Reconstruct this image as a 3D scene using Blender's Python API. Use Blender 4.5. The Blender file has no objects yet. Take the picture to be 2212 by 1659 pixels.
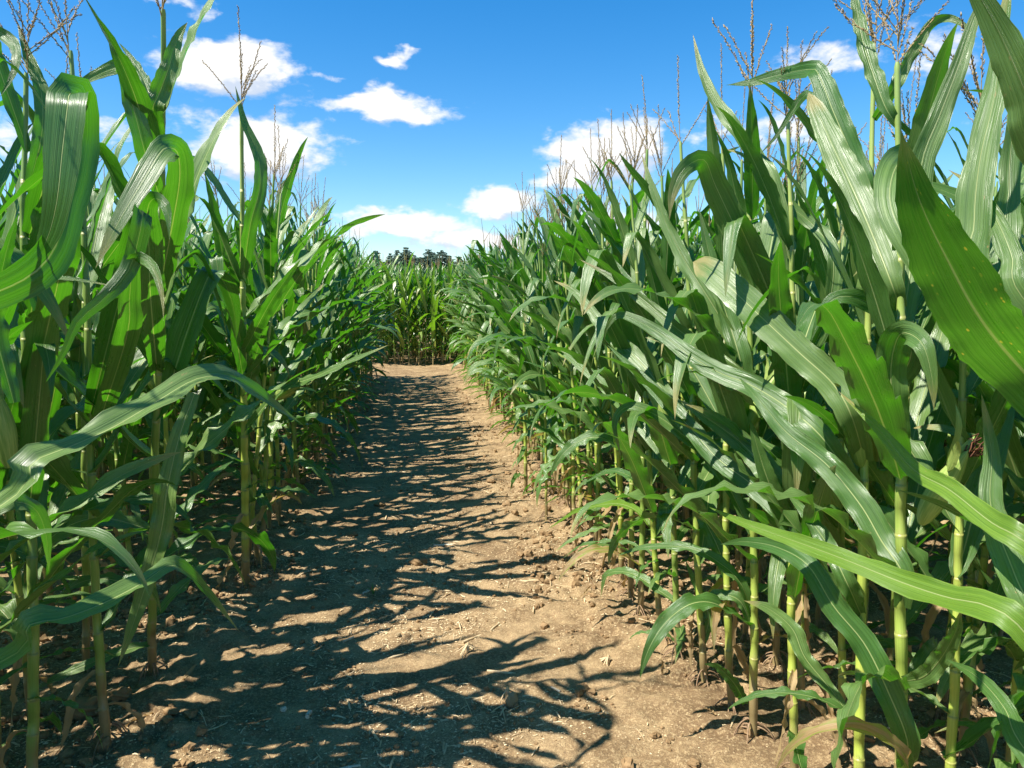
import bpy, math, random
import numpy as np
from mathutils import Vector, Matrix

R = math.radians
rnd = random.Random(11)
rs = np.random.RandomState(5)
S = bpy.context.scene
C = S.collection

# ------------------------------------------------------------------ camera
CAM_H = 1.5
FPX = 1640.0; CU, CV = 1106.0, 829.5
YAW, PITCH = R(6.8), R(6.25)
cam_d = bpy.data.cameras.new('camera')
cam = bpy.data.objects.new('camera', cam_d); C.objects.link(cam)
cam.location = (0, 0, CAM_H)
cam.rotation_euler = (R(90) - PITCH, 0, -YAW)
cam_d.sensor_width = 36; cam_d.lens = 36 * FPX / 2212
cam_d.clip_start = 0.02; cam_d.clip_end = 6000
S.camera = cam
CM = Matrix.Rotation(-YAW, 3, 'Z') @ Matrix.Rotation(R(90) - PITCH, 3, 'X')
FWD = Vector((math.sin(YAW), math.cos(YAW), 0))

def ray(u, v):
    return (CM @ Vector(((u - CU) / FPX, -(v - CV) / FPX, -1))).normalized()

def at(u, v, d):
    """point seen at (u, v) in the 2212 wide view, d metres ahead"""
    r = ray(u, v)
    return Vector((0, 0, CAM_H)) + r * (d / r.dot(FWD))

def ground(u, v):
    r = ray(u, v)
    return Vector((0, 0, CAM_H)) + r * (-CAM_H / r.z)

# ------------------------------------------------------------------ world, sun
SUN_EL, SUN_AZ = R(55), R(252)          # azimuth clockwise from +Y
sdir = Vector((math.sin(SUN_AZ) * math.cos(SUN_EL), math.cos(SUN_AZ) * math.cos(SUN_EL), math.sin(SUN_EL)))
sun_d = bpy.data.lights.new('sun', 'SUN'); sun_d.energy = 5.0; sun_d.angle = R(0.55); sun_d.color = (1, .94, .84)
sun = bpy.data.objects.new('sun', sun_d); C.objects.link(sun)
sun.rotation_euler = sdir.to_track_quat('Z', 'Y').to_euler()

W = bpy.data.worlds.new('World'); S.world = W; W.use_nodes = True

class NT:
    """small helper to write node trees"""
    def __init__(s, tree): s.t = tree; s.n = tree.nodes; s.l = tree.links
    def node(s, kind, **kw):
        n = s.n.new(kind)
        for k, v in kw.items(): setattr(n, k, v)
        return n
    def put(s, sock, v):
        if isinstance(v, bpy.types.NodeSocket): s.l.new(v, sock)
        elif v is not None: sock.default_value = v
    def m(s, op, a, b=None, c=None, clamp=False):
        n = s.node('ShaderNodeMath', operation=op, use_clamp=clamp)
        s.put(n.inputs[0], a)
        if b is not None: s.put(n.inputs[1], b)
        if c is not None: s.put(n.inputs[2], c)
        return n.outputs[0]
    def mix(s, f, a, b, blend='MIX'):
        n = s.node('ShaderNodeMix', data_type='RGBA', blend_type=blend)
        s.put(n.inputs[0], f); s.put(n.inputs[6], a); s.put(n.inputs[7], b)
        return n.outputs[2]
    def ramp(s, v, lo, hi, a=0.0, b=1.0, smooth=True):
        n = s.node('ShaderNodeMapRange', interpolation_type='SMOOTHSTEP' if smooth else 'LINEAR')
        s.put(n.inputs[0], v); s.put(n.inputs[1], lo); s.put(n.inputs[2], hi); s.put(n.inputs[3], a); s.put(n.inputs[4], b)
        return n.outputs[0]
    def noise(s, vec, scale, detail=3, rough=.5, dist=0.0, dim='3D'):
        n = s.node('ShaderNodeTexNoise', noise_dimensions=dim)
        if vec is not None: s.l.new(vec, n.inputs['Vector'])
        n.inputs['Scale'].default_value = scale; n.inputs['Detail'].default_value = detail
        n.inputs['Roughness'].default_value = rough; n.inputs['Distortion'].default_value = dist
        return n.outputs['Fac']
    def xyz(s, x, y, z):
        n = s.node('ShaderNodeCombineXYZ'); s.put(n.inputs[0], x); s.put(n.inputs[1], y); s.put(n.inputs[2], z)
        return n.outputs[0]

wt = NT(W.node_tree); wt.n.clear()
sky = wt.node('ShaderNodeTexSky', sky_type='NISHITA', sun_disc=False, sun_elevation=SUN_EL, sun_rotation=SUN_AZ,
              air_density=1.0, dust_density=0.2, ozone_density=3.0)
geo = wt.node('ShaderNodeTexCoord')
sep = wt.node('ShaderNodeSeparateXYZ'); wt.l.new(geo.outputs['Generated'], sep.inputs[0])
AZ = wt.m('ARCTAN2', sep.outputs[0], sep.outputs[1])
EL = wt.m('ARCSINE', sep.outputs[2])
# clouds: (u, v, ru, rv, strength) turned into directions of the sky
CL = [(478, 144, 148, 58, 1.2), (560, 175, 90, 26, .7), (690, 160, 60, 14, .55), (857, 124, 56, 20, .85),
      (838, 228, 140, 36, 1.1), (660, 225, 75, 38, .5), (560, 328, 170, 76, 1.15), (410, 248, 80, 26, .7), (230, 290, 70, 40, .6),
      (1315, 322, 128, 72, 1.2), (1235, 390, 90, 48, 1.0), (1080, 435, 125, 44, 1.05), (870, 485, 180, 34, 1.0), (1010, 515, 230, 30, .8),
      (1780, 128, 150, 48, .62), (2030, 112, 95, 80, .7), (1560, 288, 130, 44, .62), (1700, 275, 110, 60, .7),
      (355, 2, 80, 20, .6), (430, 14, 40, 20, .5), (1850, 420, 90, 60, .8), (1330, 480, 150, 50, .8), (640, 545, 160, 40, .5),
      (60, 330, 120, 80, .6), (1500, 130, 60, 25, .2), (-400, 200, 300, 110, .9), (2600, 250, 320, 120, .9), (2400, -500, 320, 120, .8), (-300, -500, 300, 90, .8),
      (3600, 300, 500, 110, .9), (900, -900, 260, 90, .5)]
def cloud_density(az, el):
    p = wt.xyz(az, el, 0.0)
    p2 = wt.xyz(az, wt.m('MULTIPLY', el, 1.8), 0.0)
    wx = wt.m('MULTIPLY_ADD', wt.noise(p2, 9, 4, .55), .11, -.055)
    wy = wt.m('MULTIPLY_ADD', wt.noise(wt.xyz(wt.m('ADD', az, 7.3), wt.m('MULTIPLY', el, 1.8), 0.0), 11, 4, .55), .06, -.03)
    az2 = wt.m('ADD', az, wx); el2 = wt.m('ADD', el, wy)
    tot = None
    for (u, v, ru, rv, st) in CL:
        r = ray(u, v); a = math.atan2(r.x, r.y); e = math.asin(r.z)
        k = math.cos((v - CV) / FPX)
        dx = wt.m('MULTIPLY', wt.m('SUBTRACT', az2, a), FPX / ru / 1.0)
        dy = wt.m('MULTIPLY', wt.m('SUBTRACT', el2, e), FPX / rv / 1.0)
        d2 = wt.m('ADD', wt.m('MULTIPLY', dx, dx), wt.m('MULTIPLY', dy, dy))
        g = wt.m('MULTIPLY', wt.m('POWER', 2.718, wt.m('MULTIPLY', d2, -1.1)), st)
        tot = g if tot is None else wt.m('MAXIMUM', tot, g)
    n = wt.noise(p2, 32, 9, .6, .2)
    n2 = wt.noise(p2, 7, 4, .6)
    return wt.m('ADD', tot, wt.m('MULTIPLY_ADD', n, 1.0, wt.m('MULTIPLY_ADD', n2, .35, -.68)))
den = cloud_density(AZ, EL)
den_up = cloud_density(wt.m('ADD', AZ, -.012), wt.m('ADD', EL, .028))
cm = wt.ramp(den, .35, .80)
lit = wt.ramp(wt.m('SUBTRACT', den, den_up), -.34, .12)
hs = wt.node('ShaderNodeHueSaturation'); hs.inputs['Saturation'].default_value = 1.42; hs.inputs['Value'].default_value = 1.16
wt.l.new(sky.outputs[0], hs.inputs['Color'])
ccol = wt.mix(lit, (4.0, 4.6, 5.6, 1), (6.5, 6.5, 6.5, 1))
skc = wt.mix(cm, hs.outputs[0], ccol)
bg = wt.node('ShaderNodeBackground'); bg.inputs['Strength'].default_value = .088
wt.l.new(skc, bg.inputs['Color'])
wo = wt.node('ShaderNodeOutputWorld'); wt.l.new(bg.outputs[0], wo.inputs[0])

S.view_settings.view_transform = 'Standard'; S.view_settings.look = 'None'
S.view_settings.exposure = 0.95; S.view_settings.gamma = 1
S.cycles.use_denoising = True
S.cycles.max_bounces = 7; S.cycles.diffuse_bounces = 3; S.cycles.glossy_bounces = 3; S.cycles.transmission_bounces = 3
S.cycles.caustics_reflective = False; S.cycles.caustics_refractive = False
S.cycles.sample_clamp_indirect = 6

# ------------------------------------------------------------------ materials
def mat(name):
    m = bpy.data.materials.new(name); m.use_nodes = True
    t = NT(m.node_tree); t.n.clear()
    o = t.node('ShaderNodeOutputMaterial')
    return m, t, o

def rand_of(t):
    oi = t.node('ShaderNodeObjectInfo'); a = t.node('ShaderNodeAttribute', attribute_name='rnd')
    return t.m('FRACT', t.m('ADD', oi.outputs['Random'], a.outputs['Fac'])), oi

def leaf_mat(name, base_a, base_b, trans, tr_amt, dry=0.0, rough=.27, flecks=0):
    m, t, o = mat(name)
    r, oi = rand_of(t)
    uv = t.node('ShaderNodeUVMap').outputs[0]
    su = t.node('ShaderNodeSeparateXYZ'); t.l.new(uv, su.inputs[0])
    U, V = su.outputs[0], su.outputs[1]
    sh = t.m('MULTIPLY', r, 37.0)
    # long parallel veins and broader bands
    veins = t.noise(t.xyz(t.m('MULTIPLY', U, 60.0), t.m('MULTIPLY', V, 1.2), sh), 1.0, 2, .6)
    band = t.noise(t.xyz(t.m('MULTIPLY', U, 17.0), t.m('MULTIPLY', V, 1.0), sh), 1.0, 2, .5)
    blot = t.noise(t.xyz(t.m('MULTIPLY', U, 3.0), t.m('MULTIPLY', V, 9.0), sh), 1.0, 4, .6)
    col = t.mix(r, base_a, base_b)
    col = t.mix(t.ramp(band, .32, .68), col, t.mix(1.0, col, (1.2, 1.16, 1.12, 1), 'MULTIPLY'))
    col = t.mix(t.ramp(veins, .42, .60, 0, .75), col, t.mix(1.0, col, (.60, .68, .58, 1), 'MULTIPLY'))
    col = t.mix(t.ramp(blot, .55, .75, 0, .35), col, t.mix(1.0, col, (1.35, 1.25, .9, 1), 'MULTIPLY'))
    # midrib, broad at the base
    c = t.m('ABSOLUTE', t.m('SUBTRACT', U, .5))
    wid = t.m('MULTIPLY_ADD', V, -.022, .030)
    rib = t.ramp(t.m('DIVIDE', c, wid), .55, 1.25, 1, 0)
    col = t.mix(t.m('MULTIPLY', rib, .9), col, (.46, .54, .22, 1))
    # yellow margins and tip
    edge = t.ramp(c, .488, .5, 0, .55)
    tip = t.m('MULTIPLY', t.ramp(t.m('MULTIPLY_ADD', blot, .16, V), .95, 1.05), t.ramp(r, .25, .6))
    spn = t.noise(t.xyz(t.m('MULTIPLY', U, 7.0), t.m('MULTIPLY', V, 34.0), t.m('ADD', sh, 5.0)), 1.0, 3, .65)
    spot = t.m('MULTIPLY', t.ramp(spn, .69, .74), t.ramp(t.m('FRACT', t.m('MULTIPLY', r, 7.0)), .35, .6))
    col = t.mix(t.m('MULTIPLY', spot, .85), col, (.40, .30, .13, 1))
    col = t.mix(t.m('MAXIMUM', t.m('MULTIPLY', edge, .6), t.m('MULTIPLY', tip, .9)), col, (.42, .36, .14, 1))
    if dry > 0:
        dn = t.noise(t.xyz(t.m('MULTIPLY', U, 3.0), t.m('MULTIPLY', V, 5.0), sh), 1.0, 4, .6)
        col = t.mix(t.ramp(dn, .5 - dry * .4, .62 - dry * .2), col, (.46, .33, .16, 1))
    if flecks:
        fv = t.node('ShaderNodeTexVoronoi'); t.l.new(t.xyz(t.m('MULTIPLY', U, 9.0), t.m('MULTIPLY', V, 26.0), 3.0), fv.inputs['Vector']); fv.inputs['Scale'].default_value = 1.0
        fk = t.m('MULTIPLY', t.ramp(fv.outputs['Distance'], .10, .18, 1, 0), t.ramp(t.noise(t.xyz(U, t.m('MULTIPLY', V, 4.0), 0.0), 3.0, 2), .48, .56))
        col = t.mix(fk, col, (.62, .55, .05, 1)); trans = t.mix(fk, trans, (.9, .75, .05, 1))
    # small pale flecks of pollen
    fl = t.node('ShaderNodeTexVoronoi'); t.l.new(t.xyz(t.m('MULTIPLY', U, 14.0), t.m('MULTIPLY', V, 110.0), sh), fl.inputs['Vector'])
    fl.inputs['Scale'].default_value = 1.0
    fm = t.m('MULTIPLY', t.ramp(fl.outputs['Distance'], .04, .11, 1, 0), t.ramp(blot, .52, .6))
    col = t.mix(t.m('MULTIPLY', fm, .45), col, (.6, .6, .32, 1))
    bmp = t.node('ShaderNodeBump'); bmp.inputs['Strength'].default_value = .65; bmp.inputs['Distance'].default_value = .003
    hgt = t.m('ADD', t.m('MULTIPLY', veins, .55), t.m('MULTIPLY_ADD', band, 1.3, t.m('MULTIPLY', rib, -.6)))
    t.l.new(hgt, bmp.inputs['Height'])
    p = t.node('ShaderNodeBsdfPrincipled')
    t.l.new(col, p.inputs['Base Color']); t.l.new(bmp.outputs[0], p.inputs['Normal'])
    t.put(p.inputs['Roughness'], t.ramp(blot, .3, .7, rough - .03, rough + .17))
    p.inputs['Specular IOR Level'].default_value = .66
    tr = t.node('ShaderNodeBsdfTranslucent')
    tc = t.mix(t.m('MULTIPLY', rib, .5), t.mix(t.ramp(veins, .4, .65), trans, t.mix(1.0, trans, (.6, .75, .5, 1), 'MULTIPLY')), (.5, .6, .1, 1))
    if dry > 0: tc = t.mix(t.ramp(dn, .5 - dry * .4, .62 - dry * .2), tc, (.5, .3, .1, 1))
    t.l.new(tc, tr.inputs[0])
    mx = t.node('ShaderNodeMixShader'); mx.inputs[0].default_value = tr_amt
    t.l.new(p.outputs[0], mx.inputs[1]); t.l.new(tr.outputs[0], mx.inputs[2]); t.l.new(mx.outputs[0], o.inputs[0])
    return m

LEAF = leaf_mat('corn_leaf', (.066, .158, .034, 1), (.165, .262, .078, 1), (.10, .40, .008, 1), .34)
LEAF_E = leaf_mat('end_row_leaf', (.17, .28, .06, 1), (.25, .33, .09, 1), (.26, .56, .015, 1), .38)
LEAF_B = leaf_mat('bright_leaf', (.16, .29, .035, 1), (.17, .30, .04, 1), (.30, .60, .01, 1), .42)
LEAF_S = leaf_mat('flecked_leaf', (.075, .17, .02, 1), (.075, .17, .02, 1), (.15, .50, .015, 1), .5, flecks=1)
LEAF_Y = leaf_mat('yellowing_leaf', (.26, .36, .06, 1), (.32, .36, .08, 1), (.45, .55, .02, 1), .42, dry=.35)
DRY = leaf_mat('dry_leaf', (.50, .36, .18, 1), (.40, .27, .13, 1), (.5, .32, .12, 1), .3, dry=.9, rough=.6)

def stalk_mat():
    m, t, o = mat('corn_stalk')
    r, oi = rand_of(t)
    tc = t.node('ShaderNodeTexCoord'); uv = t.node('ShaderNodeUVMap').outputs[0]
    su = t.node('ShaderNodeSeparateXYZ'); t.l.new(uv, su.inputs[0]); U, V = su.outputs[0], su.outputs[1]
    fib = t.noise(t.xyz(t.m('MULTIPLY', U, 26.0), t.m('MULTIPLY', V, 3.0), t.m('MULTIPLY', r, 21.0)), 1.0, 3, .6)
    blot = t.noise(t.xyz(t.m('MULTIPLY', U, 3.0), t.m('MULTIPLY', V, 14.0), t.m('MULTIPLY', r, 21.0)), 1.0, 4, .6)
    g = t.mix(t.ramp(V, .1, .9), (.42, .50, .085, 1), (.33, .42, .12, 1))
    g = t.mix(t.m('MULTIPLY', t.ramp(r, .15, .8), .7), g, (.16, .28, .065, 1))
    g = t.mix(t.ramp(fib, .4, .65, 0, .55), g, t.mix(1.0, g, (.72, .8, .6, 1), 'MULTIPLY'))
    low = t.m('MULTIPLY', t.ramp(t.m('MULTIPLY_ADD', blot, -.14, V), -.02, .06, 1, 0), .9)
    g = t.mix(low, g, (.27, .19, .10, 1))
    g = t.mix(t.ramp(blot, .62, .72, 0, .5), g, (.36, .28, .12, 1))
    na = t.node('ShaderNodeAttribute', attribute_name='node').outputs['Fac']
    g = t.mix(t.ramp(na, .2, .9, 0, .5), g, (.30, .24, .09, 1))
    p = t.node('ShaderNodeBsdfPrincipled'); t.l.new(g, p.inputs['Base Color'])
    p.inputs['Roughness'].default_value = .38
    p.inputs['Subsurface Weight'].default_value = .0
    b = t.node('ShaderNodeBump'); b.inputs['Strength'].default_value = .3; b.inputs['Distance'].default_value = .002
    t.l.new(fib, b.inputs['Height']); t.l.new(b.outputs[0], p.inputs['Normal'])
    t.l.new(p.outputs[0], o.inputs[0])
    return m
STALK = stalk_mat()

def plain(name, a, b, scale=40, rough=.8, bump=.3, bdist=.002, detail=4, spec=.3, coord='Object', tr=0, lo=.35, hi=.65, stretch=None):
    m, t, o = mat(name)
    r, oi = rand_of(t)
    tc = t.node('ShaderNodeTexCoord').outputs[coord]
    if stretch:
        mp = t.node('ShaderNodeMapping'); mp.inputs['Scale'].default_value = stretch; t.l.new(tc, mp.inputs[0]); tc = mp.outputs[0]
    n = t.noise(tc, scale, detail, .6)
    f = t.m('ADD', t.ramp(n, lo, hi, 0, .75), t.m('MULTIPLY', r, .25))
    col = t.mix(f, a, b)
    p = t.node('ShaderNodeBsdfPrincipled'); t.l.new(col, p.inputs['Base Color'])
    p.inputs['Roughness'].default_value = rough; p.inputs['Specular IOR Level'].default_value = spec
    bm = t.node('ShaderNodeBump'); bm.inputs['Strength'].default_value = bump; bm.inputs['Distance'].default_value = bdist
    t.l.new(n, bm.inputs['Height']); t.l.new(bm.outputs[0], p.inputs['Normal'])
    if tr:
        trn = t.node('ShaderNodeBsdfTranslucent'); t.l.new(col, trn.inputs[0])
        mx = t.node('ShaderNodeMixShader'); mx.inputs[0].default_value = tr
        t.l.new(p.outputs[0], mx.inputs[1]); t.l.new(trn.outputs[0], mx.inputs[2]); t.l.new(mx.outputs[0], o.inputs[0])
    else:
        t.l.new(p.outputs[0], o.inputs[0])
    return m
TASSEL = plain('dry_tassel', (.52, .40, .19, 1), (.22, .14, .06, 1), 60, .7, .3, tr=.2)
TASSEL_F = plain('far_tassel', (.55, .46, .16, 1), (.36, .25, .09, 1), 3, .7, .1)
SILK = plain('brown_silk', (.16, .065, .03, 1), (.07, .025, .015, 1), 80, .6, .5)
HUSK = plain('ear_husk', (.17, .29, .055, 1), (.38, .46, .13, 1), 1, .42, .6, coord='UV', stretch=(26, 2, 1))
ROOT = plain('root', (.36, .25, .15, 1), (.20, .12, .07, 1), 90, .8, .4)
STRAW = plain('straw', (.75, .60, .38, 1), (.50, .36, .19, 1), 25, .7, .3, tr=.15)
CHIP = plain('pale_chip', (.78, .64, .40, 1), (.55, .40, .22, 1), 9, .75, .1)
WHITE = plain('bleached_stalk', (.68, .62, .5, 1), (.5, .42, .3, 1), 60, .7, .4)
ROCK = plain('pale_stone', (.50, .38, .22, 1), (.36, .26, .14, 1), 45, .85, .9, .006)
CLOD = plain('soil_clod', (.33, .22, .115, 1), (.19, .12, .06, 1), 55, .95, .6, .002, spec=.1)
NEEDLE = plain('spruce_needles', (.20, .29, .20, 1), (.12, .19, .14, 1), 1.2, .7, .2)
BARK = plain('bark', (.12, .09, .07, 1), (.07, .05, .04, 1), 3, .9, .4)

def soil_mat():
    m, t, o = mat('dry_soil')
    P = t.node('ShaderNodeTexCoord').outputs['Object']
    big = t.noise(P, 1.3, 4, .6); mid = t.noise(P, 6, 5, .6); fine = t.noise(P, 75, 5, .7); grit = t.noise(P, 260, 3, .7)
    col = t.mix(t.ramp(mid, .33, .66), (.200, .130, .066, 1), (.39, .272, .145, 1))
    col = t.mix(t.ramp(big, .50, .60, 0, .6), col, (.15, .090, .046, 1))
    col = t.mix(t.ramp(fine, .46, .66, 0, .7), col, (.54, .40, .22, 1))
    col = t.mix(t.ramp(grit, .34, .50, .8, 0), col, (.095, .064, .042, 1))
    vo = t.node('ShaderNodeTexVoronoi'); t.l.new(P, vo.inputs['Vector']); vo.inputs['Scale'].default_value = 70
    wn = t.noise(P, 9, 3, .6)
    fl = t.m('MULTIPLY', t.ramp(vo.outputs['Distance'], .16, .27, 1, 0), t.ramp(wn, .42, .62))
    col = t.mix(t.m('MULTIPLY', fl, .7), col, (.60, .46, .27, 1))
    p = t.node('ShaderNodeBsdfPrincipled'); t.l.new(col, p.inputs['Base Color'])
    p.inputs['Roughness'].default_value = .93; p.inputs['Specular IOR Level'].default_value = .15
    h = t.m('ADD', t.m('MULTIPLY', fine, 1.1), t.m('MULTIPLY_ADD', grit, .45, t.m('MULTIPLY', mid, .8)))
    bm = t.node('ShaderNodeBump'); bm.inputs['Strength'].default_value = 1.0; bm.inputs['Distance'].default_value = .0065
    t.l.new(h, bm.inputs['Height']); t.l.new(bm.outputs[0], p.inputs['Normal'])
    t.l.new(p.outputs[0], o.inputs[0])
    return m
SOIL = soil_mat()

# ------------------------------------------------------------------ mesh helpers
class G:
    """collects vertices, faces, uvs and per-piece random numbers"""
    def __init__(s): s.V = []; s.F = []; s.UV = []; s.RN = []; s.MI = []; s.n = 0
    def add(s, V, F, UV=None, r=0.0, mi=0):
        V = np.asarray(V, float); F = np.asarray(F, int)
        s.V.append(V); s.F.append(F + s.n); s.n += len(V)
        s.UV.append(np.zeros((len(V), 2)) if UV is None else UV)
        s.RN.append(np.full(len(V), r)); s.MI.append(np.full(len(F), mi))
    def xf(s, M):
        g = G(); A = np.array(M)
        for V, F, U, Rn, Mi in zip(s.V, s.F, s.UV, s.RN, s.MI):
            g.V.append(V @ A[:3, :3].T + A[:3, 3]); g.F.append(F); g.UV.append(U); g.RN.append(Rn); g.MI.append(Mi)
        g.n = s.n
        return g
    def join(s, o, r=None, mi=None):
        for V, F, U, Rn, Mi in zip(o.V, o.F, o.UV, o.RN, o.MI):
            s.V.append(V); s.F.append(F + s.n); s.UV.append(U)
            s.RN.append(Rn if r is None else np.full(len(V), r)); s.MI.append(Mi if mi is None else np.full(len(F), mi))
        s.n += o.n
        return s
    def mesh(s, name, mats, smooth=True, extra=None):
        me = bpy.data.meshes.new(name)
        V = np.concatenate(s.V)
        quads = [F for F in s.F]
        idx = np.concatenate([F.ravel() for F in quads]); tot = np.concatenate([np.full(len(F), F.shape[1]) for F in quads])
        start = np.concatenate([[0], np.cumsum(tot)[:-1]])
        me.vertices.add(len(V)); me.vertices.foreach_set('co', V.ravel())
        me.loops.add(len(idx)); me.loops.foreach_set('vertex_index', idx.astype(np.int32))
        me.polygons.add(len(tot)); me.polygons.foreach_set('loop_start', start.astype(np.int32))
        me.polygons.foreach_set('use_smooth', np.full(len(tot), smooth))
        me.polygons.foreach_set('material_index', np.concatenate(s.MI).astype(np.int32))
        for m_ in (mats if isinstance(mats, (list, tuple)) else [mats]): me.materials.append(m_)
        uv = me.uv_layers.new(name='UVMap'); UV = np.concatenate(s.UV)[idx]
        uv.data.foreach_set('uv', UV.ravel())
        at_ = me.attributes.new('rnd', 'FLOAT', 'POINT'); at_.data.foreach_set('value', np.concatenate(s.RN))
        if extra is not None: me.attributes.new('node', 'FLOAT', 'POINT').data.foreach_set('value', extra)
        me.update(calc_edges=True); me.validate()
        return me

def grid_faces(nu, nv, closed=False):
    """nu rings of nv points"""
    F = []
    for i in range(nu - 1):
        for j in range(nv if closed else nv - 1):
            k = (j + 1) % nv
            F.append((i * nv + j, i * nv + k, (i + 1) * nv + k, (i + 1) * nv + j))
    return np.array(F)

def tube(path, rad, n=8, g=None, r=0.0, mi=0, v0=0, v1=1):
    P = np.array([tuple(p) for p in path], float); N = len(P)
    rad = np.broadcast_to(rad, (N,))
    T = np.gradient(P, axis=0); T /= np.linalg.norm(T, axis=1)[:, None] + 1e-9
    ref = np.array((1.0, .05, .02)) if abs(T[0][0]) < .8 else np.array((0, 1.0, 0.02))
    A = np.cross(T, ref); A /= np.linalg.norm(A, axis=1)[:, None]; B = np.cross(T, A)
    th = np.arange(n) * 2 * math.pi / n
    V = P[:, None] + rad[:, None, None] * (A[:, None] * np.cos(th)[None, :, None] + B[:, None] * np.sin(th)[None, :, None])
    uv = np.stack(np.broadcast_arrays((np.arange(n) / n)[None, :], np.linspace(v0, v1, N)[:, None]), -1).reshape(-1, 2)
    g = g or G(); g.add(V.reshape(-1, 3), grid_faces(N, n, True), uv, r, mi)
    return g

def obj(name, me, parent=None, loc=None, rot=None, scale=None):
    o = bpy.data.objects.new(name, me); C.objects.link(o)
    if parent is not None: o.parent = parent
    if loc is not None: o.location = loc
    if rot is not None: o.rotation_euler = rot
    if scale is not None: o.scale = scale if hasattr(scale, '__len__') else (scale,) * 3
    return o

def tag(o, label=None, cat=None, group=None, kind=None):
    if label: o['label'] = label
    if cat: o['category'] = cat
    if group: o['group'] = group
    if kind: o['kind'] = kind
    return o

# value noise for terrain
def vnoise(x, y, seed):
    xi = np.floor(x).astype(np.int64); yi = np.floor(y).astype(np.int64); fx = x - xi; fy = y - yi
    fx = fx * fx * (3 - 2 * fx); fy = fy * fy * (3 - 2 * fy)
    def h(a, b):
        n = (a * 374761393 + b * 668265263 + seed * 974634777) & 0x7fffffff
        n = (n ^ (n >> 13)) * 1274126177 & 0x7fffffff
        return ((n ^ (n >> 16)) & 0xffff) / 65535.0
    return (h(xi, yi) * (1 - fx) + h(xi + 1, yi) * fx) * (1 - fy) + (h(xi, yi + 1) * (1 - fx) + h(xi + 1, yi + 1) * fx) * fy
def fbm(x, y, seed, octs=4, gain=.5):
    a, s, t = 1.0, 0, 0
    for i in range(octs):
        s = s + a * (vnoise(x * 2 ** i + i * 17.3, y * 2 ** i - i * 9.1, seed + i) - .5); t += a; a *= gain
    return s / t

def height(x, y):
    x = np.asarray(x, float); y = np.asarray(y, float)
    foot = np.exp(-(np.abs(x + .05) / .62) ** 4)
    far = np.clip(1 - (np.hypot(x, y) - 25) / 20, 0, 1)
    lo = fbm(x * 1.1, y * 1.1, 3, 3) * .05
    cl = fbm(x * 7, y * 7, 21, 3, .6)
    bil = np.abs(fbm(x * 13, y * 13, 33, 3, .6))
    msk = np.clip(fbm(x * 1.7, y * 1.7, 51, 3) * 3 + .55, 0, 1)
    rough = (.07 * cl + .08 * np.clip(.22 - bil, 0, 1)) * (1 - .72 * foot) * (.35 + .65 * msk)
    ridge = .02 * np.exp(-((np.abs(x) - 1.03) / .16) ** 2)
    small = fbm(x * 34, y * 34, 77, 3, .6) * (.016 - .004 * foot)
    return (lo * (1 - .4 * foot) + rough + ridge + small - .02 * foot) * far - .012

# ------------------------------------------------------------------ ground
def build_ground():
    xs = list(np.arange(-1.5, 1.9, .018)); st = .018
    x = xs[-1]
    while x < 3500: st *= 1.045; x += st; xs.append(x)
    st = .018; x = xs[0]; left = []
    while x > -3500: st *= 1.045; x -= st; left.append(x)
    xs = np.array(left[::-1] + xs)
    ys = []; y = -6.0
    while y < 1.4: ys.append(y); y += .15 if y < 0 else .04
    while y < 30: ys.append(y); y += max(.013, .0052 * y)
    st = .16
    while y < 3500: ys.append(y); st *= 1.06; y += st
    ys = np.array(ys)
    X, Y = np.meshgrid(xs, ys); Z = height(X, Y)
    V = np.stack([X, Y, Z], -1).reshape(-1, 3)
    nx, ny = len(xs), len(ys)
    I, J = np.meshgrid(np.arange(ny - 1), np.arange(nx - 1), indexing='ij')
    b = (I * nx + J).ravel()
    F = np.stack([b, b + 1, b + 1 + nx, b + nx], -1)
    g = G(); g.add(V, F)
    o = obj('ground', g.mesh('ground', SOIL)); tag(o, 'bare brown soil path and field ground', None, None, 'structure')
build_ground()

# ------------------------------------------------------------------ corn leaf
def smooth_interp(s, pts):
    xs = [p[0] for p in pts]; ys = [p[1] for p in pts]
    return np.interp(s, xs, ys)

def wprof(s, base=.55):
    b = base + (1 - base) * np.sin(np.clip(s / .34, 0, 1) * math.pi / 2)
    return b * np.clip(1 - s ** 3.0, 0, 1) ** .95

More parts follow.
